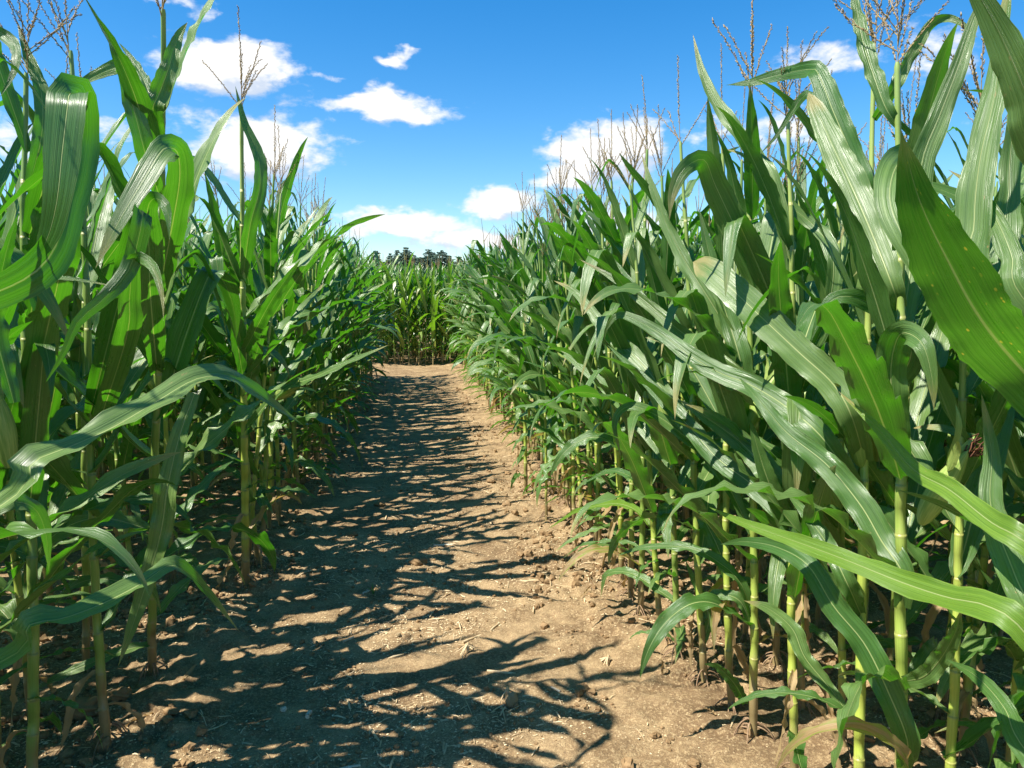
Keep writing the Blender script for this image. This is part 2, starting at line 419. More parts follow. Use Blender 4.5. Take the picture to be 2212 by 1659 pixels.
def ribbon(P, Bv, Nv, w, fold, wave, seed, ncross, roll_edge=0.0, freq=5.0):
    """skin a leaf: centre line P, width vectors Bv, normals Nv, half widths w"""
    N = len(P); q = np.random.RandomState(seed)
    c = np.linspace(-1, 1, ncross)
    s = np.linspace(0, 1, N)
    ph = q.rand(4) * 6.28; fr = freq * (.8 + .5 * q.rand(4))
    env = np.sin(np.clip(s * 1.15, 0, 1) * math.pi) ** .7
    wl = wave * env * (np.sin(fr[0] * s * 6.28 + ph[0]) + .5 * np.sin(fr[1] * 1.9 * s * 6.28 + ph[1]))
    wr = wave * env * (np.sin(fr[2] * s * 6.28 + ph[2]) + .5 * np.sin(fr[3] * 1.9 * s * 6.28 + ph[3]))
    V = np.zeros((N, ncross, 3))
    # gentle pleats along the blade
    pl = q.rand(3) * 6.28
    for j, cc in enumerate(c):
        a = abs(cc)
        side = wl if cc < 0 else wr
        up = w * (np.sin(fold) * a - .18 * np.sin(fold) * a * a) + side * a ** 2.2
        up = up + w * .035 * np.sin(cc * 9 + pl[0]) * env - w * roll_edge * a ** 4
        V[:, j] = P + Bv * (w * cc * np.cos(fold))[:, None] + Nv * up[:, None]
    V[:, 0] += Bv * (w * .05 * q.uniform(-1, 1, N))[:, None]; V[:, -1] += Bv * (w * .05 * q.uniform(-1, 1, N))[:, None]
    V[:, ncross // 2] -= Nv * (.0012 * (1 - s))[:, None] * 1.0
    uv = np.stack(np.broadcast_arrays(((c + 1) / 2)[None, :], s[:, None]), -1).reshape(-1, 2)
    return V.reshape(-1, 3), grid_faces(N, ncross), uv

def leaf_geo(L, Wd, elev, yaw=((0, 0), (1, 0)), twist=((0, 0), (1, 0)), wave=.006, fold=24, seed=1, nseg=30, ncross=7, kink=None, freq=5.0):
    s = np.linspace(0, 1, nseg + 1)
    if kink is not None:   # more rings around the fold
        s = np.sort(np.concatenate([np.linspace(0, 1, nseg - 5), kink + np.array([-.016, -.008, 0, .008, .016, .03])]))
        s = np.clip(s, 0, 1)
    e = np.radians(smooth_interp(s, elev)); a = np.radians(smooth_interp(s, yaw)); tw = np.radians(smooth_interp(s, twist))
    q = np.random.RandomState(seed + 900)
    a = a + .10 * np.sin(s * 5 + q.rand() * 6) * s; e = e + .05 * np.sin(s * 9 + q.rand() * 6) * s
    T = np.stack([np.cos(e) * np.cos(a), np.cos(e) * np.sin(a), np.sin(e)], -1)
    ds = np.diff(s) * L
    P = np.concatenate([[[0, 0, 0]], np.cumsum((T[1:] + T[:-1]) / 2 * ds[:, None], 0)])
    B = np.stack([-np.sin(a), np.cos(a), 0 * a], -1); Nn = np.cross(T, B)
    Bt = B * np.cos(tw)[:, None] + Nn * np.sin(tw)[:, None]; Nt = Nn * np.cos(tw)[:, None] - B * np.sin(tw)[:, None]
    fo = np.radians(fold) * (1 - .55 * s)
    if kink is not None: fo = fo * (1 - .95 * np.exp(-((s - kink) / .05) ** 2))
    w = Wd * .50 * wprof(s)
    # clasp the stalk at the base
    fo = fo + R(38) * np.exp(-s / .035)
    V, F, uv = ribbon(P, Bt, Nt, w, fo, wave, seed, ncross, freq=freq)
    g = G(); g.add(V, F, uv); return g

def leaf_spec(kind, q):
    """random leaf of a kind: returns kwargs"""
    u = q.uniform
    if kind == 'up':      # erect, nearly straight
        e0 = u(62, 76)
        return dict(L=u(.58, .74), Wd=u(.075, .095), elev=((0, e0 - 8), (.15, e0), (.6, e0 - u(4, 12)), (.85, e0 - u(8, 22)), (1, e0 - u(10, 50))),
                    twist=((0, 0), (.4, u(-15, 15)), (1, u(-60, 60))), wave=u(.003, .006), fold=u(20, 34))
    if kind == 'kink':    # erect then folded over
        e0 = u(58, 72); k = u(.5, .78)
        return dict(L=u(.66, .86), Wd=u(.085, .108), elev=((0, e0 - 10), (.2, e0), (k - .02, e0 - 6), (k + .02, e0 - u(95, 140)), (1, -u(70, 88))),
                    twist=((0, 0), (k - .05, u(-14, 14)), (1, u(-40, 40))), wave=u(.003, .008), fold=u(16, 26), kink=k)
    if kind == 'arch':
        e0 = u(48, 64)
        return dict(L=u(.72, .92), Wd=u(.088, .112), elev=((0, e0 - 4), (.25, e0), (.5, e0 - u(20, 35)), (.75, u(-35, 0)), (1, -u(55, 80))),
                    yaw=((0, 0), (.5, 0), (1, u(-25, 25))), twist=((0, 0), (.5, u(-25, 25)), (1, u(-70, 70))), wave=u(.010, .019), fold=u(14, 26), freq=u(3.5, 7))
    if kind == 'mid':     # slanting, straight
        e0 = u(44, 60)
        return dict(L=u(.68, .88), Wd=u(.085, .105), elev=((0, e0 + 5), (.3, e0), (.7, e0 - u(3, 14)), (1, e0 - u(20, 80))),
                    yaw=((0, 0), (1, u(-15, 15))), twist=((0, 0), (.5, u(-30, 30)), (1, u(-80, 80))), wave=u(.011, .021), fold=u(14, 26), freq=u(3.5, 7))
    if kind == 'droop':
        e0 = u(30, 50)
        return dict(L=u(.5, .72), Wd=u(.065, .085), elev=((0, e0), (.25, e0 - 10), (.5, -u(5, 30)), (1, -u(65, 86))),
                    yaw=((0, 0), (1, u(-35, 35))), twist=((0, 0), (1, u(-90, 90))), wave=u(.011, .019), fold=u(8, 24), freq=6)
    if kind == 'low':
        e0 = u(20, 50)
        return dict(L=u(.32, .48), Wd=u(.04, .06), elev=((0, e0), (.4, e0 - u(15, 40)), (1, -u(20, 80))),
                    yaw=((0, 0), (1, u(-35, 35))), twist=((0, 0), (1, u(-90, 90))), wave=u(.006, .011), fold=u(8, 20))
    if kind == 'dry':
        return dict(L=u(.3, .5), Wd=u(.03, .045), elev=((0, 20), (.12, -u(20, 60)), (.5, -u(70, 86)), (1, -u(60, 86))),
                    yaw=((0, 0), (1, u(-60, 60))), twist=((0, 0), (1, u(-220, 220))), wave=u(.006, .012), fold=u(25, 55))
KINDS = ['up', 'kink', 'arch', 'mid', 'droop', 'low', 'dry']
LIB = {}; FAR = {}; VFAR = {}
for k in KINDS:
    LIB[k] = []; FAR[k] = []; VFAR[k] = []
    for i in range(7):
        q = random.Random(hash(k) % 1 + KINDS.index(k) * 100 + i)
        sp = leaf_spec(k, q); sd = KINDS.index(k) * 50 + i
        LIB[k].append(leaf_geo(seed=sd, **sp).mesh(k + '_leaf', DRY if k == 'dry' else (LEAF_Y if (k == 'low' and i == 0) else LEAF)))
        fp = dict(sp); fp['Wd'] = sp['Wd'] * 1.18; fp['wave'] = sp['wave'] * .7
        if k in ('arch', 'droop'): fp['elev'] = tuple((a_, e_ + 10 * (1 - a_)) for a_, e_ in sp['elev'])
        FAR[k].append(leaf_geo(seed=sd, nseg=16, ncross=5, **fp))
        sp2 = dict(sp); sp2.pop('kink', None)
        VFAR[k].append(leaf_geo(seed=sd, nseg=7, ncross=3, **sp2))

# ------------------------------------------------------------------ stalk, tassel, ear, roots
def stalk_geo(H, nodes, n=12, r0=.0138, hi=True, seed=0):
    q = random.Random(seed)
    pts, rad, z = [], [], -.03
    zs = sorted(nodes)
    lean = (q.uniform(-.01, .01), q.uniform(-.01, .01))
    def rr(z): return r0 * (1 - .62 * (z / H) ** 1.25)
    segs = [-.03] + zs + [H]
    for i, (a, b) in enumerate(zip(segs[:-1], segs[1:])):
        k = 1 if i % 2 else -1
        prof = [(0.0, 1.08), (.03, 1.08), (.05, 1.0), (.3, .97), (.55, .98), (.56, 1.05), (.9, 1.05), (.96, 1.08), (.999, 1.13)] if hi else [(0, 1), (.9, 1.1)]
        for f, m in prof:
            z = a + (b - a) * f
            pts.append((lean[0] * math.sin(z * 3) + k * .0016 * math.sin(f * 3.14), lean[1] * math.sin(z * 2.3 + 1), z)); rad.append(rr(max(z, 0)) * m)
    pts.append((pts[-1][0], pts[-1][1], H + .01)); rad.append(.004)
    g = tube(pts, np.array(rad), n)
    g.UV[0][:, 1] = np.clip(g.V[0][:, 2] / 2.2, 0, 1)
    return g

def tassel_geo(seed, hi=True, nb=None, spread=None):
    q = random.Random(seed); g = G()
    br = [(0.0, 90, 0, q.uniform(.34, .42) if hi else q.uniform(.24, .32))]
    sprd = q.uniform(0, 14)
    if spread is not None: sprd = spread
    for i in range(nb or (q.randint(3, 7) if hi else q.randint(1, 3))):
        br.append((.02 + .013 * i, q.uniform(62, 80) - sprd, q.uniform(0, 360), q.uniform(.15, .24)))
    for (z0, el, az, L) in br:
        n = 9 if hi else 4
        el_, az_ = R(el), R(az); bend = q.uniform(-.35, .3) if el < 89 else q.uniform(-.08, .08)
        P = []; p = np.array((0, 0, z0 + (.10 if el > 89 else 0) * 0)); 
        for i in range(n):
            s = i / (n - 1); e = el_ + bend * s
            P.append(p.copy()); p = p + np.array((math.cos(e) * math.cos(az_), math.cos(e) * math.sin(az_), math.sin(e))) * L / (n - 1)
        P = np.array(P)
        if not hi:
            tube(P, np.linspace(.0038, .002, n), 3, g, q.random()); continue
        tube(P, np.linspace(.0016, .0007, n), 4, g, .9)
        # spikelets in pairs along the branch
        m = int(L / .0062); s0 = .30 if el > 89 else .12
        for k in range(m):
            s = s0 + (1 - s0) * k / m
            c = np.array([np.interp(s * (n - 1), range(n), P[:, j]) for j in range(3)])
            d = P[min(n - 1, int(s * (n - 1)) + 1)] - P[int(s * (n - 1))]; d = d / (np.linalg.norm(d) + 1e-9)
            sd = np.array((q.uniform(-1, 1), q.uniform(-1, 1), q.uniform(-1, 1))); sd -= d * sd.dot(d); sd /= np.linalg.norm(sd) + 1e-9
            o3 = np.cross(d, sd); ax = d * .93 + sd * .37; l = q.uniform(.008, .012); wv = .0021
            b = c + sd * .001
            V = [b, b + ax * l * .45 + sd * wv, b + ax * l * .45 + o3 * wv, b + ax * l * .45 - sd * wv * .5, b + ax * l * .45 - o3 * wv, b + ax * l]
            F = [(0, 2, 1), (0, 3, 2), (0, 4, 3), (0, 1, 4), (5, 1, 2), (5, 2, 3), (5, 3, 4), (5, 4, 1)]
            g.add(V, F, None, q.random())
    return g

def husk_geo(seed, L=.2, Rm=.026):
    q = random.Random(seed)
    s = np.linspace(0, 1, 16); n = 14
    prof = Rm * np.sin(np.clip(s * .93 + .07, 0, 1) * math.pi) ** .62 * (1 - .35 * s ** 3); prof[0] = .008
    th = np.arange(n) * 2 * math.pi / n
    V = []
    for si, r in zip(s, prof):
        for t in th:
            rr = r * (1 + .06 * math.sin(t * 5 + si * 2 + seed))
            V.append((rr * math.cos(t) + .02 * si * si, rr * math.sin(t), si * L))
    uv = [(j / n, si) for si in s for j in range(n)]
    g = G(); g.add(V, grid_faces(16, n, True), np.array(uv), q.random())
    for k in range(3):   # loose husk tips
        az = q.uniform(0, 360)
        lf = leaf_geo(q.uniform(.08, .14), .022, ((0, 84), (.5, 75), (1, q.uniform(0, 60))), seed=seed + k, nseg=8, ncross=3, wave=.002)
        g.join(lf.xf(Matrix.Rotation(R(az), 4, 'Z') @ Matrix.Translation((.014, 0, L * .74))), r=q.random())
    return g
def silk_geo(seed):
    q = random.Random(seed); g = G()
    for k in range(26):
        a = q.uniform(0, 6.28); r0 = q.uniform(0, .006); sp = q.uniform(.004, .016); L = q.uniform(.03, .055)
        P = [(r0 * math.cos(a) + sp * s * math.cos(a) + .004 * math.sin(s * 7 + k), r0 * math.sin(a) + sp * s * math.sin(a) + .004 * math.cos(s * 6 + k) , L * (s - .55 * s * s * q.uniform(.3, 1.3))) for s in np.linspace(0, 1, 6)]
        tube(P, .0011, 3, g, q.random())
    return g
def roots_geo(seed):
    q = random.Random(seed); g = G()
    for k in range(q.randint(8, 13)):
        a = q.uniform(0, 6.28); L = q.uniform(.03, .075); z0 = q.uniform(.012, .05)
        P = [((.010 + L * s ** 1.1) * math.cos(a + .2 * s), (.010 + L * s ** 1.1) * math.sin(a + .2 * s), z0 * (1 - s * s) - .03 * s ** 3) for s in np.linspace(0, 1, 6)]
        tube(P, np.linspace(.0032, .0014, 6), 5, g, q.random())
    return g

TAS = [tassel_geo(i).mesh('tassel', TASSEL) for i in range(7)]
TAS_BIG = [tassel_geo(90 + i, nb=11, spread=24).mesh('tassel', TASSEL) for i in range(3)]
HSK = [husk_geo(i).mesh('husk', HUSK) for i in range(4)]
SLK = [silk_geo(i).mesh('silk', SILK) for i in range(3)]
RTS = [roots_geo(i).mesh('brace_roots', ROOT) for i in range(5)]
NODESETS = []
for i in range(6):
    q = random.Random(70 + i); z = q.uniform(.10, .15); L_ = []
    while z < 1.8: L_.append(z); z += q.uniform(.112, .148) * (.8 + .25 * min(1, z))
    NODESETS.append(L_)
STK = [stalk_geo(2.03, NODESETS[i], seed=i).mesh('stalk', STALK) for i in range(6)]
for i, me in enumerate(STK):
    zz = np.zeros(len(me.vertices) * 3); me.vertices.foreach_get('co', zz); zz = zz[2::3]
    nd = np.clip(1 - np.min(np.abs(zz[:, None] - np.array(NODESETS[i])[None]), 1) / .012, 0, 1)
    me.attributes.new('node', 'FLOAT', 'POINT').data.foreach_set('value', nd)
STK_FAR = [stalk_geo(2.03, NODESETS[i], n=5, hi=False, seed=i) for i in range(6)]
TAS_FAR = [tassel_geo(40 + i, hi=False) for i in range(5)]

def leaf_kind(z, q):
    if z < .30: return q.choice(['dry', 'low', 'low', None])
    if z < .50: return q.choice(['low', 'low', 'droop', 'mid', 'dry'])
    if z < .80: return q.choice(['droop', 'mid', 'mid', 'arch', 'droop'])
    if z < 1.25: return q.choice(['mid', 'mid', 'kink', 'arch', 'kink', 'up'])
    if z < 1.62: return q.choice(['mid', 'kink', 'up', 'kink', 'up'])
    return q.choice(['up', 'up', 'kink'])
def leaf_scale(z):
    return .6 if z > 1.68 else (.76 if z > 1.5 else (.9 if z > 1.3 else (1.0 if z > .8 else .95)))

def plant_plan(q, az0):
    """list of (kind, z, azimuth, scale, index)"""
    ns = q.randrange(6); out = []
    for j, z in enumerate(NODESETS[ns]):
        k = leaf_kind(z, q)
        if k is None: continue
        az = az0 + (180 if j % 2 else 0) + q.gauss(0, 36)
        out.append((k, z, az, leaf_scale(z) * q.uniform(.88, 1.1), q.randrange(7)))
    return ns, out

def corn_plant(x, y, az0, hs=1.0, tilt=(0, 0), label=None, group=None, q=None, skip=(), tas=True, ear=None):
    q = q or rnd
    r = bpy.data.objects.new('corn_plant', None); C.objects.link(r); r.empty_display_size = .1
    r.location = (x, y, float(height(x, y)) + .002); r.rotation_euler = (tilt[0], tilt[1], 0); r.scale = (hs,) * 3
    tag(r, label, 'corn plant', group)
    ns, plan = plant_plan(q, az0)
    obj('stalk', STK[ns], r, rot=(0, 0, q.uniform(0, 6)))
    for (k, z, az, sc, i) in plan:
        if any(a <= z <= b for a, b in skip): continue
        o = obj('leaf', LIB[k][i], r, (0, 0, z), (R(q.uniform(-6, 6)), R(q.uniform(-6, 6)), R(az)), (sc, sc * q.uniform(.92, 1.06) * q.choice((-1, 1)), sc))
    if tas: obj('tassel', TAS[q.randrange(7)], r, (0, 0, 2.0), (R(q.uniform(-5, 5)), R(q.uniform(-5, 5)), q.uniform(0, 6)), q.uniform(.85, 1.15))
    if (q.random() < .8) if ear is None else ear:
        z = q.choice([n for n in NODESETS[ns] if .8 < n < 1.2]); a = az0 + q.uniform(-30, 30) + q.choice((0, 180))
        M = (0, R(q.uniform(15, 32)), R(a))
        e = obj('ear', HSK[q.randrange(4)], r, (.01 * math.cos(R(a)), .01 * math.sin(R(a)), z), M, q.uniform(.85, 1.1))
        obj('silk', SLK[q.randrange(3)], e, (.018, 0, .195), (0, .3, 0))
    obj('brace_roots', RTS[q.randrange(5)], r)
    return r

# merged plants for the distance
def plant_geo(q, az0, lib, stk=True, tas=True, zmin=0, tm=2):
    g = G(); ns, plan = plant_plan(q, az0)
    for (k, z, az, sc, i) in plan:
        if z < zmin: continue
        M = Matrix.Translation((0, 0, z)) @ Matrix.Rotation(R(az), 4, 'Z') @ Matrix.Diagonal((sc, sc, sc, 1))
        g.join(lib[k][i].xf(M), r=q.random(), mi=1 if k == 'dry' else 0)
    if stk: g.join(STK_FAR[ns], r=q.random(), mi=3)
    if tas and q.random() < .62: g.join(TAS_FAR[q.randrange(5)].xf(Matrix.Translation((0, 0, 2.0)) @ Matrix.Rotation(q.uniform(0, 6), 4, 'Z')), mi=tm)
    return g
MATS = [LEAF, DRY, TASSEL, STALK]
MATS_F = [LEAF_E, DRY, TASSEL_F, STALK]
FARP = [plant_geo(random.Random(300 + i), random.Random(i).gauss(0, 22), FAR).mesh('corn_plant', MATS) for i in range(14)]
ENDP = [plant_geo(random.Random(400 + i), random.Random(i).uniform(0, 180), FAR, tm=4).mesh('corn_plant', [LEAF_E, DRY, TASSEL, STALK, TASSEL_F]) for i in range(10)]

LBL = {'R': ('tall sunlit corn plant in the front row along the right path edge', 'front row of corn right of the path'),
       'L': ('tall shaded corn plant in the front row along the left path edge', 'front row of corn left of the path'),
       'RB': ('green corn plant in the rows behind the right front row', 'corn rows behind the right edge of the path'),
       'LB': ('green corn plant in the rows behind the left front row', 'corn rows behind the left edge of the path'),
       'E': ('corn plant in the wall of corn across the far end of the path', 'corn across the end of the path')}
ROWS_R = [1.05 + .76 * i for i in range(12)]; ROWS_L = [-1.0 - .76 * i for i in range(12)]
HERO_Y = {}   # filled spots, kept clear
spots = []
def row(x0, ya, yb, key, sp=.19):
    y = ya; sp0 = sp
    while y < yb:
        sp = (.13 if x0 < -2 else .21) if key == 'LB' and y < 5.5 and x0 != -1.4 else sp0
        spots.append((x0 + rnd.gauss(0, .035), y + rnd.gauss(0, .03), key)); y += sp * rnd.uniform(.75, 1.3)
for i, x in enumerate(ROWS_R): row(x, (3.35 if i == 0 else -.2) if i < 3 else 1.0 + i * .6, 18.2, 'R' if i == 0 else 'RB', .15)
for i, x in enumerate(ROWS_L): row(x, (4.3 if i == 0 else -1.2) if i < 3 else 1.5 + i * .9, 15.0, 'L' if i == 0 else 'LB', .19 if i == 0 else .15)
row(-1.4, 1.7, 4.4, 'LB', .32)
row(1.42, 1.2, 3.6, 'RB', .26)
endrows = ROWS_L[::-1] + [-.24, .50] + ROWS_R
for x in endrows: row(x, 20.3 + rnd.uniform(0, .2), 27, 'E', .2)
for j in range(3):
    x = -9.0
    while x < 11:
        spots.append((x, 18.35 + .66 * j + rnd.gauss(0, .07), 'E')); x += rnd.uniform(.13, .24)

def priority(s):
    x, y, k = s
    d = math.hypot(x, y); p = d
    if k in ('RB', 'LB'):
        i = (abs(x) - 1.0) / .76
        p = d * (1 + .55 * i)
    if k == 'E': p = d * (.62 if y < 19.2 and abs(x) < 1.2 else 1.6)
    ang = math.degrees(math.atan2(x, y))
    if not (-31 < ang < 46) or y < .2: p = d * 1.0 + (0 if d < 3.2 else 50)
    return p
spots.sort(key=priority)
things, rest = spots[:272], spots[272:]
plant_fixups = []
for n, (x, y, k) in enumerate(things):
    q = random.Random(int((x * 1000)) * 7919 + int(y * 1000))
    az0 = q.gauss(0, 24) + (0)
    lab, grp = LBL[k]
    hs = q.uniform(.91, 1.03) * (1 + .0085 * max(y, 0)) * (1.03 if x < 0 else 1)
    sx = -1 if x > 0 else 1
    tilt = (R(q.gauss(0, 2.2)), R(q.gauss(1.5 * sx if k in 'RL' else 0, 2.2)))
    if n < 150 and k != 'E':
        corn_plant(x, y, az0, hs, tilt, lab, grp, q)
    else:
        o = obj('corn_plant', (ENDP if k == 'E' else FARP)[q.randrange(10)], None, (x, y, float(height(x, y)) - .01), (tilt[0], tilt[1], R(q.gauss(0, 24) + q.choice((0, 180)))), hs * (1.02 if k == 'E' else 1))
        tag(o, lab, 'corn plant', grp)

# the rest of the field, one mass
def field():
    g = G()
    protos = [plant_geo(random.Random(500 + i), random.Random(i).gauss(0, 25), VFAR) for i in range(10)]
    for (x, y, k) in rest:
        q = random.Random(int(x * 977) + int(y * 7001))
        M = Matrix.Translation((x, y, -.01)) @ Matrix.Rotation(R(q.gauss(0, 25) + q.choice((0, 180))), 4, 'Z') @ Matrix.Scale(q.uniform(.93, 1.05) * (1 + .0085 * max(y, 0)), 4)
        g.join(protos[q.randrange(10)].xf(M))
    o = obj('corn_field', g.mesh('corn_field', MATS)); tag(o, 'dense green corn filling the field behind the front rows', 'corn field', None, 'stuff')
    g = G()
    protos = [plant_geo(random.Random(600 + i), random.Random(i).gauss(0, 25), VFAR, stk=False, zmin=.95) for i in range(6)]
    q = random.Random(8); y = 27.2
    while y < 110:
        x = -.55 * y - 3
        dx = .45 if y < 40 else .8
        while x < .9 * y + 3:
            M = Matrix.Translation((x + q.gauss(0, .1), y + q.gauss(0, .15), q.uniform(-.08, .05))) @ Matrix.Rotation(q.uniform(0, 6.28), 4, 'Z')
            g.join(protos[q.randrange(6)].xf(M)); x += dx * q.uniform(.8, 1.2)
        y += .7 + (y - 27) * .05
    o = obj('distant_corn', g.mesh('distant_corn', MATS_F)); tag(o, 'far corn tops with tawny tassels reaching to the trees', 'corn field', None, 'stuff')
field()

# ------------------------------------------------------------------ spruces beyond the field
def spruce(u, vtop, wpx, dist=150.0, seed=0, label=''):
    q = random.Random(seed)
    p = at(u, vtop, dist); Ht = p.z; mpp = dist / FPX
    r = bpy.data.objects.new('spruce_tree', None); C.objects.link(r); r.location = (p.x, p.y, 0); tag(r, label, 'spruce tree', 'spruces beyond the field')
    g = tube([(0, 0, z) for z in np.linspace(0, Ht, 8)], np.linspace(.28, .03, 8), 7)
    obj('trunk', g.mesh('trunk', BARK), r)
    g = G(); z = Ht - .15; spread = wpx * mpp
    while z > 2.0:
        below = Ht - z; L0 = min(spread * .5 * (.10 + below / 3.4), spread * .8) * q.uniform(.7, 1.2)
        for k in range(9):
            a = q.uniform(0, 6.28); L = L0 * q.uniform(.55, 1.2)
            for m_ in range(int(8 + L * 14)):
                s = q.random() ** .8; c = np.array((math.cos(a) * L * s, math.sin(a) * L * s, z - L * (.55 * s - .45 * s * s) + q.uniform(-.1, .1)))
                l = min(.14 + .16 * L, .4) * q.uniform(.6, 1.3); aa = a + q.uniform(-.9, .9); d = np.array((math.cos(aa), math.sin(aa), q.uniform(-.5, .35))) * l
                w = np.array((-d[1], d[0], q.uniform(-.1, .1))) * .3
                g.add([c - w, c + w, c + d + w * .2, c + d - w * .2], [(0, 1, 2, 3)], None, q.random())
                if m_ % 2: g.add([c - (0, 0, .12), c + (0, 0, .1), c + d + (0, 0, .03), c + d - (0, 0, .05)], [(0, 1, 2, 3)], None, q.random())
        z -= q.uniform(.22, .42)
    obj('crown', g.mesh('crown', NEEDLE), r)
sp = [(812, 535, 30, 'spruce whose top just clears the corn at the left end of the far trees'),
      (843, 541, 22, 'small dark spruce second from the left among the far trees'),
      (858, 534, 20, 'narrow spruce beside the broad spruce left of the gap in the far trees'),
      (877, 528, 42, 'tallest broad spruce left of the gap in the far trees'),
      (895, 545, 26, 'short spruce on the right flank of the tallest far spruce'),
      (905, 550, 20, 'lowest small spruce inside the gap between the two clumps'),
      (924, 532, 38, 'broad spruce just right of the gap in the far trees'),
      (938, 539, 22, 'narrow spruce between the two broad spruces on the right'),
      (955, 534, 32, 'broad spruce at the right of the far trees beside the tall corn'),
      (971, 546, 24, 'small spruce half hidden by the tall corn right of the far trees'),
      (992, 548, 26, 'spruce top showing faintly between the leaning corn leaves')]
for i, (u, v, w, l) in enumerate(sp): spruce(u, v + 6, w * 2.0, dist=140 + (i * 37 % 5) * 9, seed=i, label=l)
#HERO
# ------------------------------------------------------------------ the plants nearest the camera, leaf by leaf
CAMP = Vector((0, 0, CAM_H))
def spline(pts, n):
    P = np.array(pts, float); P = np.concatenate([[2 * P[0] - P[1]], P, [2 * P[-1] - P[-2]]])
    m = len(pts); seg = np.linalg.norm(np.diff(P[1:-1, :3], axis=0), axis=1); cum = np.concatenate([[0], np.cumsum(seg)])
    out = []
    for s in np.linspace(0, cum[-1], n):
        i = min(max(int(np.searchsorted(cum, s, 'right')) - 1, 0), m - 2); t = (s - cum[i]) / max(seg[i], 1e-9)
        a, b, c, d = P[i], P[i + 1], P[i + 2], P[i + 3]
        out.append(.5 * (2 * b + (c - a) * t + (2 * a - 5 * b + 4 * c - d) * t * t + (3 * b - a - 3 * c + d) * t ** 3))
    return np.array(out), cum[-1]

def hero_leaf(pl, pts, wpx, roll=0, att=None, wave=.006, fold=18, face=1, m=None, seed=None, wp=None, freq=5, n=44):
    """pts from tip to base: (u, v, d[, roll]); att: height in the view where it leaves the stalk"""
    root, Pb, Pt = pl
    L3 = []
    for p in pts:
        q3 = at(*p[:3]); L3.append((*q3, p[3] if len(p) > 3 else roll))
    if att is not None:
        dz = Pt - Pb; best = min((abs(att - vof(Pb + dz * k / 200.0)), k) for k in range(200))[1]
        q3 = Pb + dz * best / 200.0; L3.append((*q3, L3[-1][3]))
    L3 = L3[::-1]
    Q, L = spline(L3, n); P = Q[:, :3]; rl = np.radians(Q[:, 3]); s = np.linspace(0, 1, n)
    T = np.gradient(P, axis=0); T /= np.linalg.norm(T, axis=1)[:, None]
    Vw = P - np.array(CAMP); dist = np.linalg.norm(Vw, axis=1); Vw /= dist[:, None]
    B = np.cross(T, Vw); mag = np.linalg.norm(B, axis=1); B /= mag[:, None] + 1e-9
    for i in range(1, n):
        if B[i] @ B[i - 1] < 0: B[i:] *= -1
    ok = mag > .45
    if ok.sum() > 2:
        for j in range(3): B[:, j] = np.interp(s, s[ok], B[ok][:, j])
    B -= T * (B * T).sum(1)[:, None]; B /= np.linalg.norm(B, axis=1)[:, None]
    N = np.cross(T, B)
    if N[n // 2] @ Vw[n // 2] > 0: N = -N
    if B[n // 2, 2] > .5: rl = -rl          # positive roll turns the seen face up
    B2 = B * np.cos(rl)[:, None] + N * np.sin(rl)[:, None]; N2 = N * np.cos(rl)[:, None] - B * np.sin(rl)[:, None]
    d0 = np.mean([p[2] for p in pts]); W_ = wpx * d0 / FPX
    w = W_ * .36 * (wprof(s, .5) if wp is None else np.interp(s, [a for a, _ in wp], [b for _, b in wp]) * np.clip((1 - s) / .06, 0, 1) ** .6)
    seed = seed or int(abs(pts[0][0]) + abs(pts[0][1]) * 3)
    V, F, uv = ribbon(P, B2, N2 * face, w, np.radians(fold) * (1 - .5 * s), wave, seed % 9999, 11, freq=freq)
    Mi = np.array(root.matrix_basis.inverted()); V = V @ Mi[:3, :3].T + Mi[:3, 3]
    g = G(); g.add(V, F, uv)
    return obj('leaf', g.mesh('traced_leaf', m or LEAF), root)

def vof(p):
    c = CM.transposed() @ (p - CAMP); return CV - FPX * c.y / -c.z

